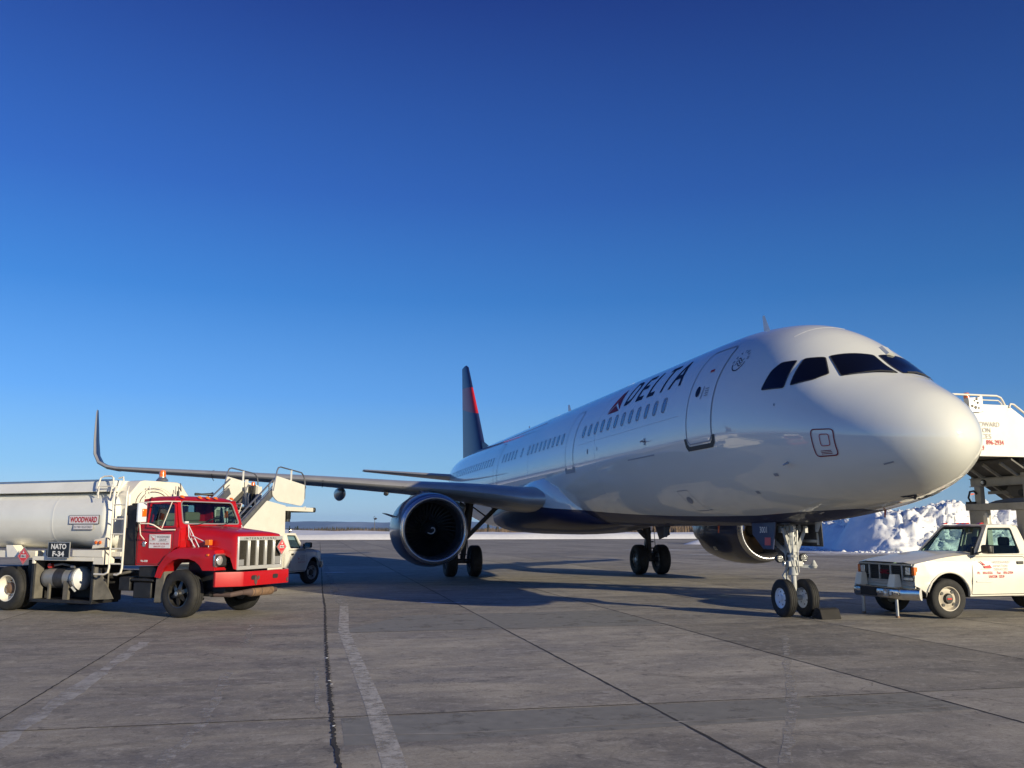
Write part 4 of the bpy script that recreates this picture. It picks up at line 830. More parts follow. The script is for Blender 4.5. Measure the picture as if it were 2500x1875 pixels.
# ================================================================== VEHICLES (local frame: x forward, y left, z up)
def quad(mb, a, b, c, d, t=None, mi=0):
    P = [Vector(a), Vector(b), Vector(c), Vector(d)]; n = (P[1]-P[0]).cross(P[3]-P[0]).normalized()
    if t: mb.hexa([p for p in P]+[p+n*t for p in P], mi)
    else: mb.add(P, [(0,1,2,3)], mi)
def bilin(P, u, v): return P[0]*(1-u)*(1-v)+P[1]*u*(1-v)+P[2]*u*v+P[3]*(1-u)*v
def framed(parent, P, win, names, mats, t=.04, r=.05, gl='glass', label=None, sealw=.018, seal='rubber'):
    """a body panel P (4 corners) with a window opening win (uv polygon); returns the panel builder"""
    P = [Vector(p) for p in P]; n = (P[1]-P[0]).cross(P[3]-P[0]).normalized()
    w = (P[1]-P[0]).length; h = (P[3]-P[0]).length
    q = [(u*w, v*h) for u, v in win]; q = rp(q, r); fn = lambda a, b: bilin(P, a/w, b/h)
    pb = MB(); pb.panel([(0,0),(w,0),(w,h),(0,h)], [q], fn, n*-t)
    g = MB(); g.panel(q, [], lambda a, b: fn(a, b)-n*t*.5, None); o = g.build(names, gl, parent, smooth=False, recalc=False)
    s = MB(); s.panel(inset(q, -.003), [inset(q, sealw)], lambda a, b: fn(a, b)+n*.004, n*-.02); s.build('window_seal', seal, o)
    return pb
def wheel(parent, x, y, z, R0, hw, rw, face, style, name='wheel', steer=0, label=None):
    """face=+1: outer face towards +y"""
    m = MB(); pr = [(rw*.98,-hw*.80),(R0*.70,-hw*.97),(R0*.86,-hw),(R0*.95,-hw*.88),(R0*.99,-hw*.72)]
    for g in ((-.42,-.36),(-.03,.03),(.36,.42)): pr += [(R0,hw*(g[0]-.02)),(R0*.978,hw*g[0]),(R0*.978,hw*g[1]),(R0,hw*(g[1]+.02))]
    pr += [(R0*.99,hw*.72),(R0*.95,hw*.88),(R0*.86,hw),(R0*.70,hw*.97),(rw*.98,hw*.80)]
    c = Vector((0,0,0)); m.lathe(pr, c, 'y', face, 44)
    if style == 'dish':    # deep white dished dual rim
        m.lathe([(rw,hw*.84),(rw*1.02,hw*.88),(rw*.97,hw*.86),(rw*.90,hw*.2),(rw*.72,-hw*.35),(rw*.48,-hw*.45),(rw*.46,-hw*.1),(rw*.30,-hw*.05)], c, 'y', face, 40, 1)
        m.lathe([(rw*.46,-hw*.1),(rw*.40,.2*hw),(rw*.28,.35*hw),(.001,.38*hw)], c, 'y', face, 20, 2)
        for k in range(10): a = 2*pi*k/10; m.cyl((rw*.60*cos(a),-hw*.40*face,rw*.60*sin(a)), (rw*.60*cos(a),-hw*.15*face,rw*.60*sin(a)), .018, 6, 2)
    elif style == 'spoke':  # black cast spoke
        m.lathe([(rw,hw*.84),(rw*1.03,hw*.9),(rw*.96,hw*.86),(rw*.90,hw*.3),(rw*.86,-hw*.2)], c, 'y', face, 40, 3)
        m.lathe([(rw*.86,-hw*.3),(.001,-hw*.3)], c, 'y', face, 24, 2)
        for k in range(6):
            a = 2*pi*k/6+.35; d = Vector((cos(a),0,sin(a))); n = Vector((-sin(a),0,cos(a))); A = d*rw*.28+Vector((0,hw*.75*face,0)); B = d*rw*.92+Vector((0,hw*.45*face,0))
            m.hexa([A+n*.045, A-n*.045, A-n*.05+Vector((0,-hw*.8*face,0)), A+n*.05+Vector((0,-hw*.8*face,0)), B+n*.032, B-n*.032, B-n*.03+Vector((0,-hw*.6*face,0)), B+n*.03+Vector((0,-hw*.6*face,0))], 2)
        m.lathe([(rw*.36,-.1*hw),(rw*.34,hw*.7),(rw*.26,hw*.95),(rw*.24,hw*1.1),(rw*.12,hw*1.14),(.001,hw*1.14)], c, 'y', face, 20, 2)
        m.lathe([(rw*.17,hw*1.10),(rw*.16,hw*1.22),(.001,hw*1.24)], c, 'y', face, 14, 4)
    else:                   # painted steel pickup wheel with round vents and black hub
        m.lathe([(rw,hw*.84),(rw*1.03,hw*.92),(rw*.97,hw*.9),(rw*.92,hw*.55),(rw*.84,hw*.30),(rw*.66,hw*.38),(rw*.50,hw*.55),(rw*.44,hw*.50)], c, 'y', face, 40, 1)
        for k in range(4): a = 2*pi*k/4+.7; cc = Vector((rw*.70*cos(a), hw*.335*face, rw*.70*sin(a))); m.cyl(cc, cc+Vector((0,.025*face,0)), rw*.135, 12, 2)
        m.lathe([(rw*.44,hw*.4),(rw*.42,hw*.75),(rw*.34,hw*.95),(.001,hw*1.0)], c, 'y', face, 24, 2)
        if style == 'steelred': m.box(-.05,.05,min(hw*1.0*face,hw*1.03*face),max(hw*1.0*face,hw*1.03*face),-.016,.016,4)
    mats = {'dish': ['tyre','cream','rust'], 'spoke': ['tyre','cream','rimblk','rimblk','steel'], 'steel': ['tyre','silver','plastic'], 'steelred': ['tyre','rimcream','plastic','steel','redlens']}[style]
    o = m.build(name, mats, parent, ang=35); o.location = (x, y, z); o.rotation_euler = (0, 0, steer)
    if label: o['label'] = label
    return o
def arch(cx, cz, r, a0, a1, n=14): return [(cx+r*cos(R(a0+(a1-a0)*k/n)), cz+r*sin(R(a0+(a1-a0)*k/n))) for k in range(n+1)]
def beacon(parent, x, y, z, s=1, name='beacon', base=True):
    m = MB()
    if base: m.lathe([(.10*s,-.02*s),(.085*s,.01*s),(.06*s,.035*s),(.06*s,.05*s)], (x,y,z), 'z', seg=18, mi=1)
    m.lathe([(.055*s,.05*s),(.052*s,.12*s),(.045*s,.155*s),(.001,.165*s)], (x,y,z), 'z', seg=18); m.lathe([(.057*s,.085*s),(.059*s,.09*s),(.057*s,.095*s)], (x,y,z), 'z', seg=18); m.build(name, ['amber', 'steel'], parent)

def pickup(T, D):
    """cab, hood, fenders and running gear of a regular-cab pickup; D holds the measured stations"""
    xf, wx, Rw, zb, zr, zh, zg, xw, xr, xd0, xd1, xc, W_, Wr, zk, xe = (D[k] for k in ('xf','wx','R','zb','zr','zh','zg','xw','xr','xd0','xd1','xc','W','Wr','zk','xe'))
    paint = D.get('paint', 'white'); body = MB(); ra = Rw*1.30
    for sy in (1, -1):
        o = [(xf,zk+.22),(xf+.01,zg-.05),(xf-.02,zg)]+[(xf+(xw-xf)*t, zg+(zh-zg)*(1-(1-t)**1.6)) for t in (.12,.3,.5,.75,1)]+[(xc,zb),(xc,zk)]
        ar = arch(wx, zk-.02, ra, 180, 0, 16); ar = [(x, max(z, zk)) for x, z in ar]; o = o+ar+[(wx+ra, zk+.08),(xf-.06, zk+.20)]
        def fy(x, z): 
            t = max(0, min(1, (z-zk)/(zb-zk))); bow = .045*math.sin(pi*min(1, t*1.05))+.012*math.exp(-((t-.82)/.07)**2)-.012*math.exp(-((t-.36)/.03)**2); front = -.05*sm(xf-.35, xf, x); top = -.05*sm(zb-.12, zb+.02, z); return (x, sy*(W_-.05+bow+front+top), z)
        body.panel(o, [], fy, (0,-sy*.05,0), 0, cuts=(.16,.10))
        lip = MB(); lip.tube([Vector(fy(x, z))+Vector((0, sy*.012, 0)) for x, z in arch(wx, zk-.02, ra, 174, 14, 20)], .018, 6); body.merge(lip)
    # hood: crowned surface from grille top to cowl
    rg = []; NYH = 20
    for i in range(13):
        t = i/12; x = xf+.0+(xw-xf)*t; zc = zg+(zh-zg)*(1-(1-t)**1.6)
        rg.append([(x-(.06*(1-abs(2*k/NYH-1)**2)*-1 if False else 0)+.05*(1-(2*k/NYH-1)**2)*(1-t), (2*k/NYH-1)*(W_-.055-.05*sm(.25,0,t)), zc+.055*(1-abs(2*k/NYH-1)**2.4)*(.45+.55*t)+.012*math.exp(-((abs(2*k/NYH-1)-.72)/.07)**2)) for k in range(NYH+1)])
    body.loft(rg, closed=False, caps=False)
    body.box(xc-.01, xc+.05, -W_+.08, W_-.08, zk, zb); body.box(xw-.12, xw+.03, -W_+.1, W_-.1, zb-.22, zb-.03)
    body.box(xf-.05, xf, -W_+.12, W_-.12, zk+.16, zk+.26)
    B = body.build('body', paint, T, ang=28)
    # underbody
    u = MB(); u.box(xe, xf-.15, -.42, -.34, zk-.06, zk+.10); u.box(xe, xf-.15, .34, .42, zk-.06, zk+.10); u.box(xc, wx-.55, -W_+.15, W_-.15, zk, zk+.06); u.box(wx-.75, wx-.70, -W_+.12, W_-.12, zk, zb-.1); u.cyl((wx,-W_+.2,Rw),(wx,W_-.2,Rw),.06,10)
    u.box(wx-.45, wx+.45, -.45, .45, zk+.05, zb-.25); u.cyl((D['rx'],-W_+.2,Rw),(D['rx'],W_-.2,Rw),.07,10)
    for sy in (1,-1): u.panel(arch(wx, zk-.02, ra+.02, 180, 0, 12)+[(wx+ra*.9, zk-.02),(wx-ra*.9, zk-.02)], [], lambda x, z: (x, sy*(W_-.42), z), (0,sy*.02,0)); u.loft([[(x, sy*yy, z) for x, z in arch(wx, zk-.02, ra+.01, 178, 2, 14)] for yy in (W_-.42, W_-.07)], closed=False, caps=False)
    u.build('chassis', 'black', T)
    # cabin: greenhouse
    cabm = MB(); yb = W_-.09; yr = Wr
    for sy in (1, -1):
        P = [(xd1-.0,sy*yb,zb),(xw-.02,sy*yb,zb-.01),(xr,sy*yr,zr-.03),(xd1+.02,sy*yr,zr-.03)]
        if sy < 0: pass
        # window polygon follows the raked pillar
        win = D.get('win', [(.07,.03),(.90,.03),(.955,.88),(.06,.90)])
        pb = framed(T, P, win, 'side_window', None, t=.04*(1 if sy > 0 else -1), r=.07, gl='glass', seal='rubber')
        cabm.merge(pb)
        P2 = [(xc+.02,sy*yb,zb),(xd1,sy*yb,zb),(xd1+.02,sy*yr,zr-.03),(xc+.09,sy*yr,zr-.03)]; n_ = MB(); n_.panel([(0,0),(1,0),(1,1),(0,1)], [], lambda a, b: bilin([Vector(p) for p in P2], a, b), (0,-sy*.05,0)); cabm.merge(n_)
    xww = xw
    P = [(xww,yb-.02,zb),(xww,-yb+.02,zb),(xr,-yr,zr-.02),(xr,yr,zr-.02)]
    cabm.merge(framed(T, P, [(.035,.04),(.965,.04),(.95,.93),(.05,.93)], 'windshield', None, t=-.03, r=.09, gl='glass'))
    P = [(xc+.02,-yb+.02,zb),(xc+.02,yb-.02,zb),(xc+.09,yr,zr-.02),(xc+.09,-yr,zr-.02)]
    cabm.merge(framed(T, P, [(.14,.12),(.86,.12),(.84,.86),(.16,.86)], 'rear_window', None, t=-.03, r=.07, gl='glass'))
    rg = []
    for i in range(9):
        t = i/8; x = xr+.03+(xc+.06-xr-.03)*t; e = math.sin(pi*t)**.35 if 0 < t < 1 else 0
        rg.append([(x, (2*k/12-1)*(yr+.02), zr-.045+.05*e*(1-abs(2*k/12-1)**4)) for k in range(13)])
    cabm.loft(rg, closed=False, caps=False); cabm.box(xc+.05, xr+.01, -yr, yr, zr-.07, zr-.045)
    cabm.build('cab', paint, T, ang=40)
    # interior
    i_ = MB(); i_.box(xc+.12, xc+.30, -yb+.12, yb-.12, zk+.2, zb+.18); i_.box(xc+.15, xc+.75, -yb+.12, yb-.12, zk+.15, zk+.42)
    for sy in (.38,-.38): i_.box(xc+.16, xc+.27, sy-.13, sy+.13, zb+.17, zb+.36)
    i_.build('seat', 'seatm', T, bevel=.04)
    d_ = MB(); d_.box(xw-.32, xw-.03, -yb+.06, yb-.06, zb-.35, zb+.02); d_.build('dashboard', 'darkint', T, bevel=.03)
    s_ = MB(); c = Vector((xw-.42,.36,zb+.02)); s_.tube([c+Vector((.07*sin(a)*.6,.19*cos(a),.17*sin(a))) for a in [2*pi*k/20 for k in range(20)]], .014, 6, closed=True); s_.bar(c, c+Vector((.2,0,-.12)), .04); s_.build('steering_wheel', 'plastic', T)
    f_ = MB(); f_.box(xc, xw-.1, -yb+.05, yb-.05, zk+.02, zk+.06); f_.build('floor_pan', 'darkint', T)
    # doors: real seam lines and handle
    for sy in (1, -1):
        yy = lambda z: W_-.05+.045*math.sin(pi*min(1, max(0,(z-zk)/(zb-zk))*1.05))+.004-.05*sm(zb-.12, zb+.02, z)
        o = rp([(xd0+.02,zk+.03),(xd0-.04,zb-.03),(xd1,zb-.03),(xd1,zk+.03)], .05)
        m = MB(); m.panel(o, [inset(o, -.012 if False else .012)], lambda x, z: (x, sy*yy(z), z), None, cuts=(.2,.08)); d = MB(); d.panel(o, [], lambda x, z: (x, sy*(yy(z)-.003), z), None, cuts=(.2,.08)); dd = d.build('door', paint, T, recalc=False); m.build('door_seam', 'rubber', dd, recalc=False)
        h = MB(); h.box(xd1+.08, xd1+.24, sy*yy(zb-.17)-.01, sy*yy(zb-.17)+.022, zb-.19, zb-.13); h.build('door_handle', 'plastic', dd, bevel=.008)
    m = MB(); m.box(xd1, wx-ra-.02, W_-.045, W_-.0, zk+.30, zk+.315) if D.get('crease') else None
    # mirrors
    for sy in D.get('mirrors', (1, -1)):
        m = MB(); x = xd0-.22; m.bar((x+.08,sy*(W_-.06),zb+.02),(x-.02,sy*(W_+.10),zb+.08),.05,.03); m.bar((x+.12,sy*(W_-.07),zb+.0),(x+.10,sy*(W_-.08),zb+.16),.05)
        m.build('mirror_arm', 'plastic', T); 
        h = MB(); h.box(x-.10,x+.02,min(sy*(W_+.04),sy*(W_+.28)),max(sy*(W_+.04),sy*(W_+.28)),zb+.03,zb+.21); mo = h.build('mirror', 'plastic', T, bevel=.045, seg=4)
        g = MB(); g.box(x-.107,x-.101,min(sy*(W_+.06),sy*(W_+.26)),max(sy*(W_+.06),sy*(W_+.26)),zb+.05,zb+.19); g.build('mirror_glass', 'mirror', mo)
    for sy in (-1, 1):
        wheel(T, wx, sy*(W_-.14), Rw, Rw, .115, Rw*.60, sy, D.get('ws','steel'), steer=D.get('steer',0)); wheel(T, D['rx'], sy*(W_-.14), Rw, Rw, .115, Rw*.60, sy, D.get('ws','steel'))
    # wipers
    for yy0 in (-.45, .15):
        m = MB(); m.tube([(xw+.02,yy0,zb+.015),(xw-.04,yy0+.25,zb+.05),(xw-.07,yy0+.50,zb+.075)], .008, 5); m.build('wiper', 'plastic', T)
    return B

# ------------------------------------------------------------------ RIGHT: boarding stairs truck with text panel
LT = 'cream white boarding stairs truck at the right edge, its cab facing the nose wheels'
TR = thing('stairs_truck', LT, 'stairs truck', (8.80, 19.30, 0), R(194), 'boarding stairs trucks')
DR = dict(xf=1.0, wx=.25, R=.392, zb=1.25, zr=1.88, zh=1.27, zg=1.08, xw=-.48, xr=-1.02, xd0=-.30, xd1=-1.66, xc=-1.88, W=.97, Wr=.63, zk=.43, xe=-5.2, rx=-3.3, paint='cream', ws='steelred', win=[(.075,.02),(.84,.02),(.93,.84),(.93,.90),(.09,.90)], steer=R(-3), mirrors=(1,))
pickup(TR, DR)
m = MB()   # grille: black openings in a cream surround
m.box(.985,1.03,-.86,.86,1.035,1.075); m.box(.985,1.03,-.86,.86,.64,.70); m.box(.985,1.02,-.86,.86,.70,.735)
for y in (-.50,-.16,.20,.56): m.box(.985,1.035,y-.02,y+.02,.73,1.04)
m.box(.96,.99,-.88,.88,.60,1.07); GRL = m.build('grille', 'silver', TR, bevel=.006)
m = MB(); 
for a, b in ((-.48,-.18),(-.14,.18),(.22,.54)): m.box(.99,1.0,a,b,.74,1.03)
for k in range(7): m.box(.995,1.012,-.48,.54,.76+.038*k,.768+.038*k,1)
m.build('grille_mesh', ['darkint', 'plastic'], GRL)
m = MB(); text(m, 'GMC', .30, .09, (1.045,.02,.90), (0,-1,0)[::1] and (0,1,0), (0,0,1), bold=.03); m.build('badge', 'mred', GRL, recalc=False)
for sy in (1, -1):
    m = MB(); m.box(.99,1.012,min(sy*.59,sy*.83),max(sy*.59,sy*.83),.83,1.03); m.box(1.012,1.03,min(sy*.66,sy*.80),max(sy*.66,sy*.80),.86,1.01,1); hl = m.build('headlight', ['plastic', 'lens'], TR, bevel=.008)
    m = MB(); m.box(.93,1.02,min(sy*.835,sy*.915),max(sy*.835,sy*.915),.85,1.02); m.build('turn_signal', 'amber', TR, bevel=.012)
    m = MB(); m.box(.985,1.022,min(sy*.58,sy*.90),max(sy*.58,sy*.90),.745,.815); m.box(1.02,1.03,min(sy*.60,sy*.88),max(sy*.60,sy*.88),.755,.805,1); m.build('parking_lamp', ['plastic', 'lens'], TR)
m = MB(); n = 24; rg = []
for k in range(n+1):
    y = -1.03+2.06*k/n; e = abs(y)/1.03; x = 1.26-.22*sm(.72,1.0,e)-.03*e*e
    rg.append([(x-.02,y,.60),(x,y,.575),(x+.012,y,.50),(x,y,.41),(x-.03,y,.375),(x-.05,y,.375),(x-.05,y,.60)])
m.loft(rg); BP = m.build('front_bumper', 'chrome', TR, ang=50)
m = MB(); m.box(1.25,1.285,-.50,.02,.41,.575); m.build('licence_plate_recess', 'darkint', BP, bevel=.01)
m = MB(); m.box(1.24,1.295,.28,.42,.42,.56); m.lathe([(.045,.0),(.05,.02),(.03,.03),(.001,.03)], (1.29,.35,.49), 'x', seg=14, mi=1); m.build('fog_lamp', ['silver','lens'], BP, bevel=.01)
m = MB(); m.cyl((1.27,.18,.50),(1.295,.18,.50),.02,10); m.cyl((1.27,.50,.49),(1.285,.50,.49),.035,10); m.build('bolt', 'mark', BP)
for y in (.42, -.68):   # jack housings standing on the bumper, with legs to the ground
    m = MB(); m.hexa([(1.02,y-.11,.60),(1.22,y-.11,.60),(1.22,y+.11,.60),(1.02,y+.11,.60),(1.04,y-.09,.86),(1.16,y-.09,.86),(1.16,y+.09,.86),(1.04,y+.09,.86)]); jk = m.build('jack_housing', 'cream', TR, bevel=.012)
    m = MB(); yy = y+.04; m.cyl((1.12,yy,.02),(1.12,yy,.50),.032,14); m.cyl((1.12,yy,0),(1.12,yy,.035),.042,12,1); m.build('jack_leg', ['steel','rust'], jk)
m = MB()
for y, w in ((-.14,.10),(.02,.10),(.16,.09),(.56,.10),(-.5,.09)): m.hexa([(-1.0,y-w/2,1.885),(-.88,y-w/2,1.875),(-.88,y+w/2,1.875),(-1.0,y+w/2,1.885),(-1.0,y-w/3,1.908),(-.95,y-w/3,1.908),(-.95,y+w/3,1.908),(-1.0,y+w/3,1.908)])
m.build('roof_marker_lamp', 'redlens', TR, split=True)
m = MB(); m.cyl((-.85,-.05,1.9),(-.85,-.05,2.05),.012,6); m.build('aerial', 'mark', TR)
m = MB(); m.box(-.12,-.05,-.08,.08,1.62,1.70); m.bar((-.75,-.05,1.84),(-.70,-.05,1.72),.02); m.box(-.72,-.68,-.15,.07,1.66,1.74); m.build('rear_view_mirror', 'plastic', TR) if False else None
# door lettering (left side, +y): reads towards the back of the truck
ud = (-1,0,0); vd = (0,0,1); yd = .972
m = MB()
text(m, 'WOODWARD', .42, .050, (-1.03,yd,1.105), ud, vd, mi=0); text(m, 'AVIATION', .34, .050, (-1.01,yd,1.035), ud, vd, mi=0); text(m, 'SERVICES', .34, .050, (-1.01,yd,.965), ud, vd, mi=0)
text(m, 'Ph.', .07, .055, (-.47,yd,.895), ud, vd, bold=.02, mi=1); text(m, '896-5026', .23, .055, (-.68,yd,.895), ud, vd, bold=.02, mi=1); text(m, 'Fax', .09, .055, (-.95,yd,.895), ud, vd, bold=.02, mi=1); text(m, '896-2934', .23, .055, (-1.18,yd,.895), ud, vd, bold=.02, mi=1)
text(m, 'UNICOM', .20, .055, (-.80,yd,.82), ud, vd, bold=.03, mi=1); text(m, '122.9', .13, .055, (-1.01,yd,.82), ud, vd, bold=.03, mi=1)
m.build('door_lettering', ['txtgrey', 'txtred'], TR, recalc=False)
def company_emblem(parent, x, y, z, w, h, s=1, name='company_emblem'):
    m = MB(); f = lambda u, v: (x-s*(u-.5)*w, y, z+(v-.5)*h)
    for poly in ([(0,1),(.12,.98),(.50,.52),(.36,.45)], [(.34,.40),(.72,.42),(.80,.55),(1.0,.12),(.42,.12)], [(.05,.0),(.9,.0),(.9,.03),(.05,.03)]): m.panel(poly, [], f, None)
    m.build(name, 'placard', parent, recalc=False)
company_emblem(TR, -.64, yd+.004, 1.05, .30, .16)
m = MB(); m.box(-.78,-.40,yd-.02,yd+.006,.71,.735); m.build('model_badge', 'silver', TR)
# lift frame: a portal behind the cab
m = MB(); m.box(-2.16,-2.05,-.88,.92,2.74,2.90); m.box(-2.20,-2.01,-.88,.92,2.90,2.915); m.box(-2.20,-2.01,-.88,.92,2.725,2.74); m.box(-2.04,-1.90,-.92,.95,2.19,2.34)
LF = m.build('lift_frame', 'beam', TR, bevel=.006)
for y0, y1, z0, z1, x0, x1, mt_ in ((-.70,-.52,2.34,2.725,-2.10,-1.98,'beam'),(-.84,-.34,1.0,2.19,-2.06,-1.92,'beam'),(.62,.76,2.915,3.29,-2.14,-2.02,'beam'),(.50,.90,.9,2.19,-2.08,-1.94,'beam'),(-.86,-.79,2.915,3.28,-2.12,-2.06,'beam'),(.84,.88,2.45,3.28,-1.98,-1.94,'cream'),(.70,.84,2.34,2.725,-2.1,-1.98,'beam')):
    m = MB(); m.box(x0,x1,y0,y1,z0,z1); m.build('frame_post', mt_, LF, bevel=.008)
m = MB(); m.box(-1.92,-1.86,-.36,-.24,1.88,2.08); m.cyl((-1.89,-.30,2.08),(-1.89,-.30,2.13),.03,10); m.build('fluid_bottle', 'cream', LF, bevel=.012)
m = MB(); m.panel([(-.92,3.28),(-.95,3.18),(-.66,2.98),(-.64,2.93),(-.44,2.93),(-.22,3.12),(-.20,3.28)][::-1], [], lambda y, z: (-2.06, y, z), (-.05,0,0)); m.build('support_bracket', 'beam', LF)
m = MB(); m.cyl((-2.05,-.46,2.81),(-2.01,-.46,2.81),.07,16); m.lathe([(.045,0),(.04,.02),(.001,.022)], (-2.01,-.46,2.81), 'x', seg=14, mi=1); m.build('work_lamp', ['plastic','lens'], LF)
m = MB(); c = Vector((-1.95,-.80,2.36)); m.tube([c+Vector((0,.02,0)), c+Vector((0,-.06,.12)), c+Vector((0,.0,.26)), c+Vector((0,.12,.27)), c+Vector((0,.2,.2))], .022, 8); m.box(-1.99,-1.90,-.90,-.66,2.34,2.39); m.build('hydraulic_hose', 'plastic', LF)
m = MB(); m.panel([(.02,2.62),(.20,2.48),(.85,2.48),(.85,2.74),(.12,2.74)][::-1], [], lambda y, z: (-2.18, y, z), (-.25,0,0)); m.cyl((-2.17,.5,2.55),(-2.10,.5,2.55),.07,14,mi=1); m.build('hydraulic_unit', ['dgrey','plastic'], LF)
m = MB(); m.loft([[(x,-.42,2.345),(x,-.2,2.40),(x,.2,2.44),(x,.7,2.44),(x,.85,2.345)] for x in (-2.6,-2.06)]); m.build('hood_cover', 'purple', LF, bevel=.02)
# stair and platform
SP = MB(); side_poly = [(-.18,3.28),(-.18,4.14),(-.56,4.16),(-.58,4.16),(-.58,4.24),(-.90,4.24),(-.90,4.38),(-1.60,4.38),(-1.90,4.18),(-5.2,1.72),(-5.2,.72),(-1.98,3.28)]
side_poly = [(-.18,3.28),(-.18,4.38),(-1.60,4.38),(-1.90,4.18),(-5.6,1.55),(-5.6,.70),(-2.02,3.28)]
for y in (.90, -.90): SP.panel(side_poly[::-1] if y > 0 else side_poly, [], lambda x, z: (x, y, z), (0,-.03 if y > 0 else .03,0))
SPo = SP.build('side_panel', 'cream', TR, bevel=.006)
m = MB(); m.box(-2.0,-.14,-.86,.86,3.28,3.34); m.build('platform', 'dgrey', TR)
m = MB(); m.box(-.14,-.06,-.88,.88,3.22,3.36); m.build('platform_bumper', 'plastic', TR, bevel=.02)
m = MB()
for k in range(17): x = -2.02-.215*k; z = 3.30-.148*k; m.box(x-.26,x,-.84,.84,z-.04,z); m.box(x-.012,x,-.84,.84,z-.15,z)
m.build('stair_flight', 'steps', TR)
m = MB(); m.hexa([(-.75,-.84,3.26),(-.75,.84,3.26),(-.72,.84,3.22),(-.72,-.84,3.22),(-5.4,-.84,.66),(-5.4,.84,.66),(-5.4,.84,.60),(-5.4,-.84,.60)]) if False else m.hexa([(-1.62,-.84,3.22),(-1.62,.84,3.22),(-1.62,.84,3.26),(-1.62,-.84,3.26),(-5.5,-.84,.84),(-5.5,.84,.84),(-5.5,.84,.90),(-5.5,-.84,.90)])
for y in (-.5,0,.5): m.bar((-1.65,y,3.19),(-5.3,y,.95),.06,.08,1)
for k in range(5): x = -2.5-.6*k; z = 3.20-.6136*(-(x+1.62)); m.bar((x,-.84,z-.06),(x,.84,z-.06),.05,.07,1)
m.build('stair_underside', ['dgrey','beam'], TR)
m = MB(); y = .88; m.tube([(.05,y,4.575),(-1.35,y,4.575),(-1.45,y,4.54),(-1.50,y,4.47),(-1.60,y,4.26)], .022, 8); m.tube([(-.94,y,4.475),(-1.38,y,4.475),(-1.45,y,4.42),(-1.47,y,4.38)], .015, 8)
m.tube([(.05,y,4.575),(-.02,y,4.5),(-.05,y,3.4)],.022,8); m.tube([(-1.62,y+.03,4.33),(-1.66,y+.03,4.41),(-1.74,y+.03,4.40),(-5.5,y+.03,1.82)], .022, 8)
m.build('handrail', 'cream', TR); 
m = MB(); y = -.88; m.tube([(.05,y,4.575),(-1.35,y,4.575),(-1.50,y,4.47),(-1.60,y,4.26)], .022, 8); m.tube([(.05,y,4.575),(-.02,y,4.5),(-.05,y,3.4)],.022,8); m.tube([(-1.66,y,4.41),(-1.74,y,4.40),(-5.5,y,1.82)], .022, 8); m.build('handrail', 'cream', TR)
m = MB(); m.hexa([(-.60,.80,4.20),(-.86,.86,4.20),(-.88,.95,4.20),(-.60,.95,4.20),(-.58,.80,4.50),(-.86,.86,4.52),(-.88,.95,4.52),(-.58,.95,4.50)]); m.box(-.95,-.88,.86,.93,4.22,4.56,2)
for x_, z_, r_ in ((-.66,4.33,.03),(-.72,4.44,.02),(-.74,4.30,.035),(-.80,4.40,.028),(-.82,4.29,.022),(-.78,4.48,.03)): m.cyl((x_,.945,z_),(x_,.965,z_),r_,10,1)
m.build('control_box', ['silver','plastic','cream'], TR, bevel=.006)
beacon(TR, -.93, .5, 4.50, 1.15, base=False)
m = MB(); yp = .906
text(m, 'WOODWARD', .86, .10, (-.91,yp,3.955), ud, vd, mi=0); text(m, 'AVIATION', .62, .10, (-.79,yp,3.83), ud, vd, mi=0); text(m, 'SERVICES', .64, .10, (-.79,yp,3.70), ud, vd, mi=0)
text(m, 'Ph. 896-5026', .50, .105, (-.45,yp,3.575), ud, vd, bold=.015, mi=1); text(m, 'Fax.', .14, .105, (-.83,yp,3.575), ud, vd, bold=.015, mi=1) if False else None; text(m, '896-2934', .44, .105, (-1.19,yp,3.575), ud, vd, bold=.02, mi=1); text(m, 'UNICOM 122.9', .62, .105, (-.60,yp,3.455), ud, vd, bold=.02, mi=1)
m.build('panel_lettering', ['txtgrey','txtred'], SPo, recalc=False)
m = MB(); m.hexa([(-2.2,-.95,.55),(-5.6,-.95,.55),(-5.6,.95,.55),(-2.2,.95,.55),(-2.2,-.95,1.0),(-5.6,-.95,1.0),(-5.6,.95,1.0),(-2.2,.95,1.0)]); m.build('service_body', 'cream', TR, bevel=.02)

# ------------------------------------------------------------------ LEFT: the other stairs truck, driving away behind the fuel truck
TL = thing('stairs_truck', 'white boarding stairs truck half hidden behind the red fuel truck, parked under the wing', 'stairs truck', (-7.46, 30.16, 0), R(75), 'boarding stairs trucks')
DL = dict(xf=.66, wx=.03, R=.37, zb=1.14, zr=1.66, zh=1.16, zg=1.04, xw=-.52, xr=-.86, xd0=-.40, xd1=-1.52, xc=-1.80, W=.93, Wr=.68, zk=.42, xe=-5.2, rx=-3.3, paint='white', ws='steel', win=[(.09,.04),(.84,.04),(.90,.86),(.08,.88)], steer=R(-14))
pickup(TL, DL)
for sy in (1, -1):
    m = MB(); m.box(.60,.69,min(sy*.60,sy*.85),max(sy*.60,sy*.85),.78,.95); m.build('headlight', 'lens', TL, bevel=.02)
m = MB(); m.box(.60,.68,-.58,.58,.78,.98); m.build('grille', 'plastic', TL, bevel=.01)
m = MB(); m.loft([[(x,y,.72),(x+.02,y,.62),(x,y,.50),(x-.05,y,.50),(x-.05,y,.72)] for y, x in ((-.95,.66),(-.85,.76),(0,.80),(.85,.76),(.95,.66))]); m.build('front_bumper', 'chrome', TL, ang=50)
m = MB(); m.cyl((-.9,-.3,1.68),(-.9,-.3,1.72),.05,10); m.lathe([(.02,0),(.05,.03),(.05,.06),(.001,.06)], (-.78,-.45,1.72), 'x', seg=12); m.bar((-.8,-.45,1.64),(-.78,-.45,1.72),.02); m.build('spot_lamp', 'chrome', TL)
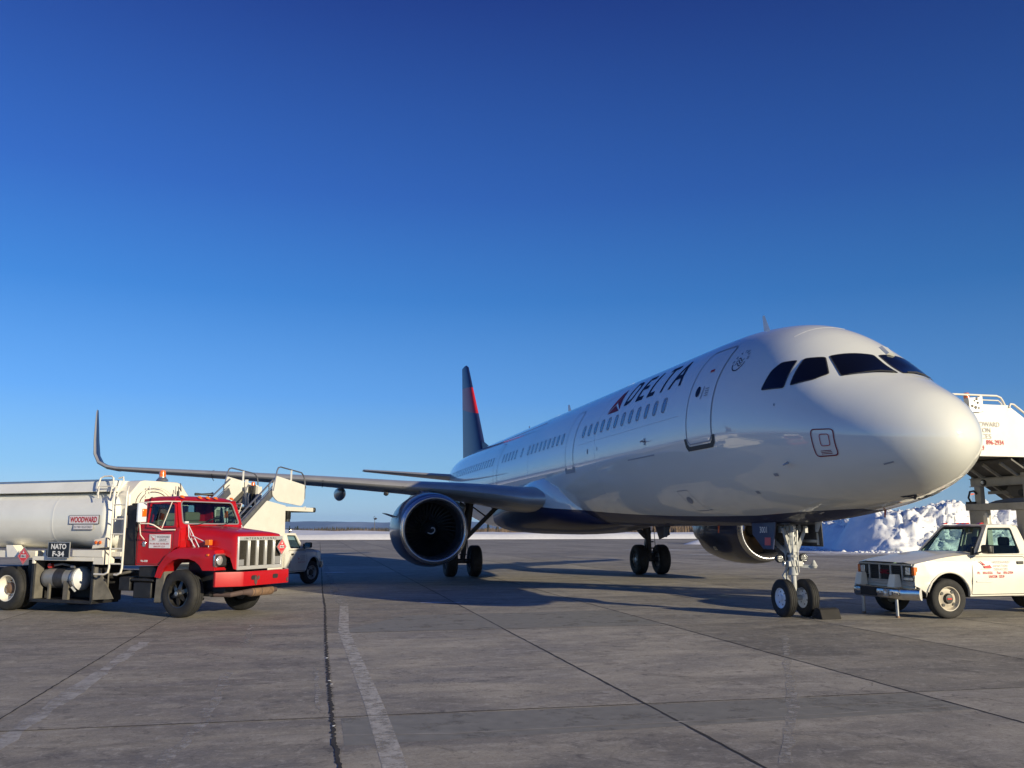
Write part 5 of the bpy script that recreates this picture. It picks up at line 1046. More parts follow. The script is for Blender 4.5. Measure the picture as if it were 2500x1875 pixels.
m = MB(); text(m, 'WOODWARD', .34, .04, (-.75,-.945,.92), (1,0,0), vd, mi=0); text(m, 'AVIATION', .28, .04, (-.75,-.945,.86), (1,0,0), vd, mi=0); text(m, 'SERVICES', .28, .04, (-.75,-.945,.80), (1,0,0), vd, mi=0); text(m, '896-5026  896-2934', .46, .04, (-.80,-.945,.73), (1,0,0), vd, mi=1); m.build('door_lettering', ['txtgrey','txtred'], TL, recalc=False)
company_emblem(TL, -1.03, -.949, .86, .16, .09, s=-1)
def tilt(x, z): return z-.072*(x+1.5)
PNL = rp([(-2.47,3.33),(-2.62,3.0),(-2.64,2.70),(-2.36,2.56),(-.80,2.56),(-.62,2.72),(-.62,3.26)], [.03,.1,.12,.16,.12,.12,.03], 5)
for y in (-.86, .86):
    m = MB(); m.panel(PNL if y < 0 else PNL[::-1], [], lambda x, z: (x, y, tilt(x, z)), (0,.03 if y < 0 else -.03,0)); pn = m.build('side_panel', 'white', TL, bevel=.006)
    m = MB(); m.tube([(x, y, tilt(x, z)) for x, z in ((-2.62,2.85),(-2.50,3.28),(-2.42,3.50),(-2.35,3.59),(-2.22,3.63),(-1.5,3.63),(-.88,3.63),(-.72,3.55),(-.64,3.42),(-.61,3.2),(-.61,2.8))], .022, 8); m.build('handrail', 'steel', TL)
    m = MB(); m.box(-1.56,-1.52,y-.02,y+.02,tilt(-1.5,3.2),tilt(-1.5,3.64)); m.build('rail_post', 'white', TL)
m = MB(); m.box(-2.5,.02,-.84,.84,2.36,2.46); m.box(-2.5,.02,-.86,-.84,2.34,2.47,1); m.box(-2.5,.02,.84,.86,2.34,2.47,1); m.box(-.55,-.50,-.86,-.80,2.40,2.50,1); m.build('platform', ['dgrey','white'], TL)
m = MB(); m.box(.02,.16,-.90,.90,2.32,2.48); m.build('platform_bumper', 'plastic', TL, bevel=.04)
m = MB(); m.box(-1.62,-1.42,-.84,-.70,2.08,2.34); m.cyl((-1.52,-.77,2.0),(-1.52,-.77,2.1),.09,10); m.build('leveller_leg', 'plastic', TL, bevel=.01)
m = MB(); sk = [(-1.84,2.50),(-1.80,1.10),(-5.2,.95),(-5.2,1.18),(-2.95,2.62)]
for y in (-.87, .87): m.panel(sk if y < 0 else sk[::-1], [], lambda x, z: (x, y, z), (0,.03 if y < 0 else -.03,0))
m.build('stair_side_skirt', 'white', TL, bevel=.004)
m = MB()
for k in range(14): x = -2.5-.215*k; z = 2.44-.135*k; m.box(x-.24,x,-.72,.72,z-.03,z); m.box(x-.01,x,-.72,.72,z-.135,z)
m.build('stair_flight', 'steps', TL)
for y in (-.78, .78):
    m = MB(); m.bar((-2.42,y,2.95),(-5.4,y,1.10),.05,.22); m.tube([(-2.42,y,3.32),(-5.4,y,1.46)], .025, 8); m.tube([(-2.42,y,3.14),(-5.4,y,1.28)], .014, 8)
    for k in range(4): x = -2.7-.75*k; z = 2.95-.621*(-(x+2.42)); m.bar((x,y,z),(x-.05,y,z+.36),.028)
    m.build('stair_rail', ['steel'], TL)
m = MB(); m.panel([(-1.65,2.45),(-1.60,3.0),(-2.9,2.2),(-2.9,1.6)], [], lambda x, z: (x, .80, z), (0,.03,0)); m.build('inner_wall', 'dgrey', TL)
m = MB(); m.box(-1.55,-1.48,.70,.78,1.9,3.35); m.box(-1.30,-1.22,.74,.82,2.5,3.15,1); m.cyl((-1.12,.70,2.5),(-1.12,.70,3.2),.05,10,1); m.box(-1.05,-.8,.60,.80,2.7,3.15); m.tube([(-1.55,.60,2.9),(-1.60,.60,2.8),(-1.56,.60,1.95)], .02, 6); m.build('lift_post', ['white','plastic'], TL)
m = MB(); m.box(-3.0,-2.0,.2,.85,1.9,2.35); m.build('hydraulic_cabinet', 'beam', TL, bevel=.02)
beacon(TL, -1.85, .3, 3.08, 1.1, base=False)
m = MB(); m.box(-.95,-.78,-.3,-.1,3.0,3.2); m.cyl((-1.0,-.2,3.05),(-1.0,-.2,3.25),.06,10); m.build('work_lamp', ['plastic'], TL, bevel=.01)
m = MB(); m.box(-5.1,-1.9,-.86,.86,.55,1.0); m.build('service_body', 'white', TL, bevel=.02)

# ------------------------------------------------------------------ FUEL TRUCK
TT = thing('fuel_truck', 'red-cabbed fuel tank truck with long white tank, parked at the left edge', 'tank truck', (-6.42, 19.5, 0), R(-22))
YS = (-1, 1)
b = MB()     # cab shell below the windows
for s in YS:
    o = [(-1.14,1.03),(-.52,1.03),(-.40,1.10),(-.18,1.36),(-.04,1.42),(-.04,1.80),(-1.14,1.80)]
    b.panel(o, [], lambda x, z: (x, s*(1.04-.03*sm(1.5,1.9,z)), z), (0,-s*.05,0), cuts=(.15,.12))
b.box(-1.16,-1.11,-1.0,1.0,1.03,1.86); b.box(-.10,-.04,-1.0,1.0,1.2,1.82)
b.loft([[(-.06,y,1.80),(-.02,y,1.70),(-.02,y,1.4),(-.10,y,1.4)] for y in (-1.0,1.0)])
# greenhouse
for s in YS:
    P = [(-.90,s*1.01,1.80),(-.10,s*1.01,1.80),(-.27,s*.91,2.40),(-.90,s*.92,2.42)]
    b.merge(framed(TT, P, [(.03,.05),(.93,.05),(.975,.80),(.03,.80)], 'side_window', None, t=-.04*s*-1, r=.05, gl='tglass'))
    q = [Vector(p) for p in [(-1.14,s*1.01,1.80),(-.90,s*1.01,1.80),(-.90,s*.92,2.42),(-1.12,s*.92,2.40)]]; pb = MB(); pb.panel([(0,0),(1,0),(1,1),(0,1)], [], lambda u, v: bilin(q, u, v), (0,-s*.04,0)); b.merge(pb)
P = [(-.06,1.0,1.80),(-.06,-1.0,1.80),(-.27,-.90,2.40),(-.27,.90,2.40)]
b.merge(framed(TT, P, [(.045,.12),(.955,.12),(.945,.93),(.055,.93)], 'windshield', None, t=-.04, r=.10, gl='tglass', sealw=.022, seal='silver'))
P = [(-1.14,-.95,1.86),(-1.14,.95,1.86),(-1.12,.88,2.40),(-1.12,-.88,2.40)]
b.merge(framed(TT, P, [(.15,.12),(.85,.12),(.85,.86),(.15,.86)], 'rear_window', None, t=-.04, r=.06, gl='tglass'))
rg = []
for i in range(13):
    t = i/12; x = -.24-(.90)*t; e = (1-abs(2*t-1)**6)
    rg.append([(x, (2*k/16-1)*.93, 2.385+.09*e*(1-abs(2*k/16-1)**6)**.6) for k in range(17)])
b.loft(rg, closed=False, caps=False); b.box(-1.12,-.27,-.90,.90,2.37,2.39)
b.build('cab', 'red', TT, ang=38)
m = MB(); m.tube([(-.52,-1.0,1.83),(-.52,-.93,2.31)], .012, 6); m.tube([(-.52,1.0,1.83),(-.52,.93,2.31)], .012, 6); m.build('window_divider', 'plastic', TT)
# hood and fenders
b = MB(); rg = []; prof_ = [(-.10,.80,1.83,1.30),(.3,.78,1.79,1.30),(.8,.765,1.735,1.30),(1.08,.76,1.70,1.20),(1.17,.755,1.68,.98),(1.20,.745,1.65,.97)]
for x, hw, zt, zl in prof_:
    g = [(x,-hw-.02,zl),(x,-hw-.01,zt-.16),(x,-hw+.015,zt-.06),(x,-hw+.07,zt-.01)]+[(x, hw*k, zt+.025*(1-k*k)) for k in (-.6,-.25,0,.25,.6)]+[(x,hw-.07,zt-.01),(x,hw-.015,zt-.06),(x,hw+.01,zt-.16),(x,hw+.02,zl)]
    rg.append(g)
b.loft(rg, closed=False, caps=False); b.panel([(y, z) for x, y, z in rg[-1]], [], lambda y, z: (1.20, y, z), None)
b.build('hood', 'red', TT, ang=38)
for s in YS:
    f = MB(); WXc = .05
    o = [(-.56,.80),(-.48,1.02),(-.30,1.24),(-.10,1.36),(.08,1.395),(.74,1.385),(.90,1.34),(.94,1.25),(.94,.95),(.66,.95)]
    a_ = [(.58,1.05),(.46,1.13),(.30,1.175),(.05,1.18),(-.12,1.14),(-.26,1.05),(-.36,.93),(-.44,.78)]
    f.panel(o+a_, [], lambda x, z: (x, s*(1.09-.04*sm(1.25,1.4,z)-.02*sm(.6,.94,x)), z), (0,-s*.05,0), cuts=(.10,.08))
    # top skin and arch liner
    top = [(-.56,.80),(-.48,1.02),(-.30,1.24),(-.10,1.36),(.08,1.395),(.74,1.385),(.90,1.34),(.94,1.25),(.94,.95)]
    f.loft([[(x, s*y, z+dz*(1 if i > 0 else 1)) for i, (x, z) in enumerate(top)] for y, dz in ((1.045,0),(1.0,.012),(.80,.02),(.76,.02))], closed=False, caps=False)
    f.loft([[(x, s*y, z) for x, z in [(.66,.95)]+a_] for y in (1.06,.70)], closed=False, caps=False); f.box(.70,.935,min(s*.72,s*1.04),max(s*.72,s*1.04),.955,.985)
    FD = f.build('fender', 'red', TT, ang=42)
    hm = MB(); yc = .895; q = rp([(-.19,-.135),(.19,-.135),(.19,.135),(-.19,.135)], .05); hm.panel(q, [inset(q, .03)], lambda u, v: (.952, s*yc+u, 1.15+v), (-.03,0,0)); hm.panel(inset(q, .025), [], lambda u, v: (.944, s*yc+u, 1.15+v), None, 1)
    hm.lathe([(.09,.0),(.092,.012),(.07,.028),(.001,.035)], (.945, s*(yc+.045), 1.15), 'x', seg=24, mi=2); hm.build('headlight', ['chrome','darkint','lens'], TT, ang=50)
    dm = MB(); dm.box(.75,.80,min(s*1.075,s*1.10),max(s*1.075,s*1.10),1.24,1.28); dm.build('side_reflector', 'amber', FD)
    mf = MB(); mf.hexa([(-.64,s*1.0,.27),(-.38,s*1.0,.29),(-.38,s*.70,.29),(-.64,s*.70,.27),(-.56,s*1.05,.84),(-.34,s*1.05,.92),(-.34,s*.70,.92),(-.56,s*.70,.84)]); mf.build('mud_flap', 'dirty', TT, bevel=.02)
    # amber lamp and tripod mirror stays on the fender
    am = MB(); am.cyl((.60,s*.88,1.39),(.60,s*.88,1.45),.012,6,1); am.box(.55,.66,min(s*.83,s*.93),max(s*.83,s*.93),1.45,1.56); am.build('turn_signal', ['amber','steel'], FD, bevel=.012)
    st_ = MB(); T0 = (.02,s*.84,1.86); st_.tube([T0,(.10,s*.90,1.62),(.30,s*.92,1.40)],.009,6); st_.tube([T0,(.36,s*.88,1.41)],.009,6); st_.tube([(.16,s*.87,1.64),(.50,s*.88,1.52)],.009,6); st_.tube([T0,(.18,s*.84,1.42)],.006,6); st_.build('mirror_stay', 'gwheel', TT)
# grille
m = MB(); m.panel([(-.73,.955),(.73,.955),(.73,1.625),(-.73,1.625)], [[(-.69,1.03),(.69,1.03),(.69,1.545),(-.69,1.545)]], lambda y, z: (1.235, y, z), (-.04,0,0))
for k in range(1, 5): y = -.69+1.38*k/5; m.box(1.215,1.262,y-.034,y-.008,1.03,1.545); m.box(1.215,1.262,y+.008,y+.034,1.03,1.545); m.box(1.21,1.235,y-.01,y+.01,1.03,1.545)
GR = m.build('grille', 'brightalu', TT, bevel=.006)
m = MB(); m.box(1.203,1.213,-.69,.69,1.03,1.545); m.build('grille_mesh', 'mesh', GR)
m = MB(); text(m, 'INTERNATIONAL', 1.06, .042, (1.237,-.02,1.585), (0,1,0), (0,0,1), space=1.6); m.build('maker_lettering', 'signblk', GR, recalc=False)
m = MB(); m.box(1.213,1.22,-.68,-.52,1.04,1.16); m.box(1.213,1.22,.50,.68,1.04,1.20); m.build('mounting_plate', 'silver', GR)
def placard(parent, org, ud, vd, r=.19, name='fuel_placard', num='1863'):
    O = Vector(org); ud = Vector(ud).normalized(); vd = Vector(vd).normalized(); n = ud.cross(vd)
    f = lambda u, v, o=0: O+ud*u+vd*v+n*o
    m = MB(); m.panel([(0,-r),(r,0),(0,r),(-r,0)], [], lambda u, v: f(u,v,-.012), n*.008, 0); q = r*.90; m.panel([(0,-q),(q,0),(0,q),(-q,0)], [], lambda u, v: f(u,v,.001), None, 1)
    q2 = r*.80; q3 = r*.77; m.panel([(0,-q2),(q2,0),(0,q2),(-q2,0)], [[(0,-q3),(q3,0),(0,q3),(-q3,0)]], lambda u, v: f(u,v,.003), None, 2)
    m.panel([(-r*.42,-r*.17),(r*.42,-r*.17),(r*.42,r*.17),(-r*.42,r*.17)], [], lambda u, v: f(u,v,.004), None, 2); text(m, num, r*.72, r*.24, f(0,0,.004), ud, vd, bold=.02, mi=3); text(m, '3', r*.10, r*.15, f(0,-r*.55,.004), ud, vd, mi=2)
    m.panel([(-r*.10,r*.30),(r*.10,r*.30),(r*.13,r*.42),(r*.05,r*.50),(0,r*.66),(-r*.05,r*.50),(-r*.13,r*.42)], [], lambda u, v: f(u,v,.005), None, 2)
    return m.build(name, ['silver','placard','signw','signblk'], parent, recalc=False, smooth=False)
placard(GR, (1.30,.62,1.40), (0,1,0), (0,0,1), .175)
# bumper
m = MB(); rg = []
for x, y in ((1.02,-1.16),(1.05,-1.16),(1.37,-.80),(1.40,-.74),(1.41,0),(1.40,.74),(1.37,.80),(1.05,1.16),(1.02,1.16)):
    rg.append([(x,y,.64),(x+.004,y,.66),(x+.004,y,.90),(x,y,.925),(x-.05,y*.97,.925),(x-.05,y*.97,.64)])
m.loft(rg); BT = m.build('front_bumper', 'red', TT, ang=25)
for y in (-.42,.28):
    m = MB(); q = rp([(-.09,-.045),(.09,-.045),(.09,.045),(-.09,.045)], .045); m.panel(q, [], lambda u, v: (1.4165, y+u, .80+v), None); m.build('tow_opening', 'darkint', BT, recalc=False)
m = MB(); 
for y, z, a_, h in ((-.36,.74,.05,.10),(-.28,.79,.05,.05),(.70,.71,.04,.05)): 
    m.panel([(y+a_*cos(t)*random.uniform(.6,1.2), z+h*sin(t)*random.uniform(.6,1.1)) for t in [2*pi*k/12 for k in range(12)]], [], lambda u, v: (1.4175-.009*max(0,abs(u)-.74)*10, u, v), None)
m.build('bare_paint_patch', 'scuff', BT, recalc=False)
m = MB(); m.lathe([(.001,-.55),(.05,-.52),(.065,-.36),(.10,-.28),(.10,.38),(.10,.42),(.06,.46),(.05,.60),(.001,.60)], (1.02,.24,.48), 'y', seg=20, mis=[1,1,1,0,0,1,1,1]); 
for y in (.02,.26): m.lathe([(.102,-.01),(.106,0),(.102,.01)], (1.02,y,.48), 'y', seg=20, mi=1)
m.tube([(1.02,-.30,.48),(.95,-.55,.45),(.6,-.62,.45)], .05, 10, 1); m.build('exhaust_silencer', ['rust','scuff'], TT)
# roof fittings
m = MB()
for y in (-.78,-.25,0,.25,.78): m.hexa([(-.26,y-.045,2.44),(-.20,y-.045,2.42),(-.20,y+.045,2.42),(-.26,y+.045,2.44),(-.27,y-.03,2.475),(-.24,y-.03,2.475),(-.24,y+.03,2.475),(-.27,y+.03,2.475)])
m.build('roof_marker_lamp', 'amber', TT, split=True)
m = MB(); m.lathe([(.05,0),(.035,.06),(.02,.25),(.03,.34),(.03,.40)], (-.36,.30,2.53), (-.5,-.85,0), seg=12); m.lathe([(.055,-.02),(.05,.0),(.001,.0)], (-.36,.30,2.53), (.5,.85,0), seg=12, mi=1); m.cyl((-.42,.22,2.47),(-.42,.22,2.53),.012,6); m.build('air_horn', ['plastic','chrome'], TT)
# mirrors: tubular loop with tall west-coast mirror
for s in YS:
    m = MB(); y = 1.27*s; m.tube([(-.10,s*.97,2.34),(-.40,s*1.05,2.345),(-.60,y,2.33),(-.86,y,2.31),(-.885,y,2.27),(-.875,y,1.92),(-.85,y,1.885),(-.62,y,1.885),(-.54,y-.04*s,1.86),(-.42,s*1.12,1.76),(-.12,s*1.06,1.76)], .013, 8); m.tube([(-.20,s*1.10,2.34),(-.42,s*1.12,1.79)], .010, 6)
    m.tube([(-.87,y,1.88),(-.90,s*1.20,1.66),(-.92,s*1.07,1.56)], .012, 6); mo = m.build('mirror_bracket', 'cream', TT)
    m = MB(); m.box(-.865,-.80,y-.115,y+.115,1.91,2.31); mm_ = m.build('mirror', 'gwheel', mo, bevel=.02); m = MB(); m.box(-.872,-.866,y-.075,y+.075,1.95,2.28); m.build('mirror_glass', 'mirror', mm_); 
    m = MB(); m.box(-.80,-.775,y-.03,y+.08,2.03,2.19); m.build('marker_lamp', 'amber', mm_, bevel=.008)
# doors
for s in YS:
    o = rp([(-1.11,1.055),(-.56,1.055),(-.36,1.17),(-.17,1.38),(-.17,1.78),(-1.11,1.78)], .03)
    m = MB(); m.panel(o, [], lambda x, z: (x, s*(1.042-.03*sm(1.5,1.9,z)+.002), z), None, cuts=(.15,.12)); d = m.build('door', 'red', TT, recalc=False)
    m = MB(); m.panel(o, [inset(o, .010)], lambda x, z: (x, s*(1.042-.03*sm(1.5,1.9,z)+.005), z), None, cuts=(.15,.12)); m.build('door_seam', 'scuff', d, recalc=False)
    m = MB(); m.box(-.975,-.895,min(s*1.03,s*1.055),max(s*1.03,s*1.055),1.41,1.52); m.box(-.965,-.905,min(s*1.055,s*1.075),max(s*1.055,s*1.075),1.46,1.49); m.build('door_handle', 'chrome', d, bevel=.01)
ud2 = (1,0,0); yq = -1.056
m = MB(); text(m, '96-008', .19, .045, (-.90,-1.05,1.12), ud2, vd, bold=.03); m.build('fleet_number', 'txtwhite', TT, recalc=False)
m = MB(); m.box(-.795,-.235,-1.055,-1.046,1.385,1.665); DS = m.build('door_sign', 'signw', TT); m = MB(); q = rp([(-.775,1.53),(-.63,1.53),(-.63,1.65),(-.775,1.65)], .015); m.panel(q, [inset(q, .006)], lambda x, z: (x,-1.058,z), None, 0)
text(m, 'WOODWARD', .34, .048, (-.425,yq,1.615), ud2, vd, mi=0, bold=.005); text(m, 'GROUP', .19, .044, (-.43,yq,1.555), ud2, vd, mi=0, bold=.005); m.panel([(-.56,1.515),(-.30,1.515),(-.30,1.52),(-.56,1.52)], [], lambda x, z: (x,-1.058,z), None, 0)
text(m, 'PH. 896-5026', .25, .035, (-.645,yq,1.475), ud2, vd, mi=1); text(m, 'FAX 896-2934', .23, .035, (-.38,yq,1.475), ud2, vd, mi=1); text(m, 'UNICOM 122.9', .30, .035, (-.52,yq,1.42), ud2, vd, mi=1); m.build('sign_lettering', ['txtgrey','txtred'], DS, recalc=False)
company_emblem(DS, -.70, -1.060, 1.59, .11, .08, s=-1)
m = MB(); m.box(.02,.14,-.825,-.80,1.55,1.585); m.build('model_badge', 'steel', TT)
# interior
m = MB(); m.box(-1.05,-.85,-.75,.75,1.2,1.95); m.box(-.97,-.55,-.75,.75,1.2,1.5); m.box(-.98,-.88,.1,.55,1.95,2.15); m.box(-.98,-.88,-.55,-.1,1.95,2.12); m.build('seat', 'beige', TT, bevel=.04)
m = MB(); m.box(-.32,-.08,-.88,.88,1.55,1.86); m.build('dashboard', 'darkint', TT, bevel=.03)
m = MB(); c = Vector((-.40,.42,1.93)); m.tube([c+Vector((.12*sin(a),.22*cos(a),.10*sin(a)*.8)) for a in [2*pi*k/22 for k in range(22)]], .014, 6, closed=True); m.bar(c, (-.2,.42,1.8), .04); m.build('steering_wheel', 'plastic', TT)
m = MB(); m.box(-.12,-.10,-.80,-.70,1.90,1.935); m.build('windscreen_sticker', 'signw', TT)
for y0 in (-.55,.25):
    m = MB(); m.tube([(-.05,y0-.15,1.85),(-.06,y0+.10,1.87),(-.10,y0+.45,1.93)], .008, 5); m.build('wiper', 'plastic', TT)
# chassis
m = MB()
for y in (-.42,.36): m.box(-7.2,1.15,y,y+.08,.60,.85)
m.cyl((.05,-.95,.48),(.05,.95,.48),.07,12); m.box(-.2,.95,-.35,.35,.62,1.2); m.cyl((-4.70,-1.0,.48),(-4.70,1.0,.48),.09,12); m.cyl((-4.7,-.15,.48),(-4.7,.15,.48),.22,14); m.box(-.6,.6,-.78,-.68,.42,.52); m.bar((.3,-.6,.35),(-.7,-.6,.40),.05); m.box(-5.4,-3.9,-.6,-.5,.5,.6); m.tube([(-.3,.2,.5),(-2.5,.3,.45),(-4.5,.1,.5)],.06,8)
m.box(-.05,.90,-.68,-.42,.50,1.1); m.box(-.05,.90,.42,.68,.50,1.1); m.build('chassis', 'black', TT)
m = MB(); m.box(-1.50,-1.16,-1.02,-.45,1.02,2.27); m.box(-1.45,-1.20,-.95,-.5,2.27,2.32); m.build('air_intake_box', 'black', TT, bevel=.05)
m = MB(); m.tube([(-1.15,-1.03,1.15),(-1.18,-1.06,1.9),(-1.10,-.98,2.3),(-.98,-.85,2.45)], .012, 6); m.build('cable', 'plastic', TT)
m = MB(); m.box(-1.26,-.66,-1.02,-.5,.70,.76); m.box(-1.20,-.72,-1.0,-.5,.36,.68); m.box(-1.08,-.62,-1.0,-.5,.78,1.0); m.box(-1.60,-1.30,-1.0,-.5,.50,.78); m.build('battery_box', 'black', TT, bevel=.02)
# wheels
wheel(TT, .05, -.93, .48, .48, .145, .275, -1, 'spoke', steer=R(-5)); wheel(TT, .05, .93, .48, .48, .145, .275, 1, 'spoke', steer=R(-5))
for s in YS:
    wheel(TT, -4.70, s*1.03, .48, .48, .135, .28, s, 'dish'); wheel(TT, -4.70, s*.70, .48, .48, .135, .28, s, 'dish')
    wheel(TT, -6.0, s*1.03, .48, .48, .135, .28, s, 'dish')
# tank
m = MB(); rg = []; NT = 48
def tsec(x, k=1.0, dz=0):
    g = []
    for i in range(NT):
        a = 2*pi*i/NT; c_, s_ = cos(a), sin(a); ex = .62
        g.append((x, 1.20*k*math.copysign(abs(c_)**ex, c_), 1.98+dz+.66*k*math.copysign(abs(s_)**(ex+.12), s_)))
    return g
for x, k in ((-1.70,.35),(-1.73,.62),(-1.78,.82),(-1.84,.93),(-1.92,.985),(-2.0,1.0),(-2.02,1.0),(-2.05,1.0),(-2.4,1.0),(-3.3,1.0),(-3.395,1.0),(-3.4,1.0),(-3.41,1.003),(-3.43,1.0),(-3.5,1.0),(-5.2,1.0),(-7.2,1.0)): rg.append(tsec(x, k))
m.loft(rg); TK = m.build('tank', 'tank', TT, ang=60)
m = MB(); cr = [(-1.06,2.57),(-.98,2.80),(-.90,2.82),(.90,2.82),(.98,2.80),(1.06,2.57)]
m.loft([[(x, y, z) for y, z in cr] for x in (-7.2,-1.95)]); m.build('tank_coaming', 'tank', TT, bevel=.015)
m = MB(); m.box(-7.2,-1.98,-1.0,-.95,2.815,2.84); m.build('coaming_edge', 'steel', TT)
m = MB(); hd = [(-.86,1.25),(-.92,2.50),(-.62,2.80),(-.50,2.83),(.50,2.83),(.62,2.80),(.92,2.50),(.86,1.25)]
m.loft([[(x, y, z) for y, z in hd] for x in (-1.95,-1.55)]); m.build('bulkhead_cabinet', 'cream', TT, bevel=.03)
m = MB()
for k, (r_, c0) in enumerate(((.52,0),(.42,.05))): m.tube([(-1.45+.03*k, -.25+r_*cos(a), 2.36+r_*sin(a)*.62) for a in [pi*j/14 for j in range(15)]], .012, 6)
m.build('fuel_hose', 'cream', TT)
m = MB(); m.tube([(-1.3,.25,2.5),(-1.32,.28,2.72),(-1.30,.34,2.62),(-1.35,.36,2.8)], .012, 6); m.cyl((-1.3,.25,2.45),(-1.3,.25,2.62),.03,8); m.build('hose_valve', 'gdark', TT)
m = MB(); m.cyl((-1.35,-.55,2.5),(-1.35,-.55,2.68),.008,6); m.cyl((-1.35,-.55,2.66),(-1.35,-.55,2.70),.03,10); m.build('aerial', 'mark', TT)
beacon(TT, -1.62, .08, 2.87, 1.35)
# tank belly frame, skirts
m = MB(); m.box(-3.92,-2.15,-1.20,-1.16,1.10,1.19); m.box(-2.15,-1.86,-1.20,-.9,1.035,1.33); m.box(-2.74,-1.88,-1.215,-.9,1.19,1.335); m.box(-3.92,-3.86,-1.20,-1.14,1.03,1.11); m.box(-7.2,-3.95,-1.10,-.6,1.15,1.30); m.box(-2.72,-1.60,-1.0,1.0,1.20,1.30); m.build('side_skirt', 'cream', TT, bevel=.008)
m = MB(); m.hexa([(-4.75,-1.15,1.16),(-4.30,-1.15,1.16),(-4.30,-.9,1.16),(-4.75,-.9,1.16),(-4.85,-1.12,1.42),(-4.65,-1.12,1.42),(-4.65,-.9,1.42),(-4.85,-.9,1.42)]); m.hexa([(-3.68,-1.14,1.19),(-3.58,-1.14,1.19),(-3.58,-.9,1.19),(-3.68,-.9,1.19),(-3.64,-1.14,1.33),(-3.61,-1.14,1.33),(-3.61,-.9,1.33),(-3.64,-.9,1.33)]); m.build('tank_saddle', 'cream', TT, split=True)
m = MB(); m.box(-3.98,-3.90,-1.14,-.35,.22,1.14); m.box(-3.98,-2.18,-1.14,-.40,.21,.275); m.box(-2.24,-2.17,-1.14,-.35,.25,1.04); m.box(-3.9,-2.2,-.40,-.36,.25,1.1); m.box(-3.9,-2.2,-1.1,-.4,1.10,1.13); m.box(-4.32,-3.98,-.95,-.5,.55,1.1); m.build('pump_cabinet', 'black', TT, bevel=.008)
m = MB(); m.box(-3.895,-3.87,-1.12,-.9,.28,1.08); m.box(-3.60,-3.55,-1.02,-.97,.275,.62); m.box(-3.12,-2.98,-1.04,-.98,.275,.72); m.hexa([(-2.16,-1.13,.30),(-1.68,-1.05,.33),(-1.68,-1.03,.33),(-2.16,-1.11,.30),(-2.16,-1.13,.98),(-2.10,-1.10,.98),(-2.10,-1.08,.98),(-2.16,-1.11,.98)]); m.build('cabinet_bracket', 'dirty', TT, split=True)
m = MB(); m.lathe([(.001,-.62),(.16,-.60),(.215,-.52),(.225,-.42),(.225,.36),(.25,.37),(.25,.42)], (-3.28,-.82,.715), 'x', seg=32); m.lathe([(.252,.42),(.252,.47),(.235,.48),(.20,.55),(.10,.595),(.001,.60)], (-3.28,-.82,.715), 'x', seg=32, mi=1); m.lathe([(.228,-.18),(.228,.10)], (-3.28,-.82,.715), 'x', seg=32, mi=2); FV = m.build('filter_vessel', ['tanksil','mark','gdark'], TT, ang=50)
m = MB(); m.box(-3.42,-3.20,-1.052,-1.048,.70,.82); m.build('vessel_label', 'purple', FV) if False else None
m = MB(); m.lathe([(.258,.35),(.262,.37),(.258,.39)], (-3.28,-.82,.715), 'x', seg=28); m.cyl((-2.86,-1.06,.70),(-2.86,-1.10,.70),.03,8); m.bar((-2.86,-1.06,.55),(-2.80,-1.0,.45),.04); m.build('clamp_ring', 'steel', FV)
m = MB(); m.cyl((-3.62,-.9,.98),(-3.62,-1.0,.98),.055,12); m.tube([(-3.62,-.92,.98),(-3.4,-.85,1.02),(-3.2,-.8,.98)],.03,8,1); m.build('valve', ['redlens','steel'], TT)
m = MB(); m.cyl((-2.95,-1.02,.97),(-2.85,-1.02,.97),.03,8); m.build('pipe_cap', 'steel', TT)
m = MB(); m.cyl((-1.95,-.95,.32),(-1.95,-.95,.98),.018,8); m.cyl((-1.95,-.95,.32),(-1.95,-.95,.5),.04,8); m.tube([(-2.1,-.9,.8),(-1.6,-.9,.85),(-1.4,-.8,.9)],.03,8); m.build('drain_pipe', 'dirty', TT)
# lamp bracket
m = MB(); m.hexa([(-2.22,-1.20,1.36),(-1.80,-1.18,1.40),(-1.80,-1.05,1.40),(-2.22,-1.05,1.36),(-2.14,-1.22,1.56),(-1.84,-1.20,1.60),(-1.84,-1.05,1.60),(-2.14,-1.05,1.56)]); LB = m.build('lamp_bracket', 'cream', TT, bevel=.01)
for x in (-2.08,-1.965): m = MB(); m.lathe([(.038,0),(.036,.015),(.001,.025)], (x,-1.222,1.495), 'y', -1, 16); m.build('marker_lamp', 'amber', LB)
# ladder and walkway rails
m = MB(); yl = -1.27
for x in (-1.62,-1.27): 
    m.tube([(x-.42 if x < -1.5 else x-.22, yl+.02, .84),(x-.12,yl,.84),(x-.03,yl,.88),(x,yl,.98),(x,yl,2.40),(x-.02,yl+.03,2.55),(x-.10,yl+.14,2.66),(x-.25,yl+.30,2.66)], .022, 8)
for z in (2.28,1.98,1.67,1.37,1.06): m.tube([(-1.62,yl,z),(-1.27,yl,z)], .016, 8)
m.build('ladder', 'cream', TT)
m = MB(); m.tube([(-2.26,-1.10,2.50),(-2.26,-1.12,2.66),(-2.21,-1.10,2.86),(-2.12,-1.08,2.90),(-1.92,-1.08,2.90),(-1.85,-1.10,2.86),(-1.80,-1.12,2.66),(-1.74,-1.16,2.45)], .018, 8); m.tube([(-2.26,-1.12,2.68),(-1.78,-1.12,2.68)], .014, 6); m.tube([(-2.22,-1.12,2.68),(-2.10,-1.24,2.42)], .012, 6); m.tube([(-1.85,-1.12,2.68),(-1.75,-1.26,2.42)], .012, 6); m.tube([(-1.85,-.95,2.86),(-1.72,-.95,2.88),(-1.66,-1.0,2.80),(-1.62,-1.2,2.45)], .018, 8); m.build('grab_rail', 'cream', TT)
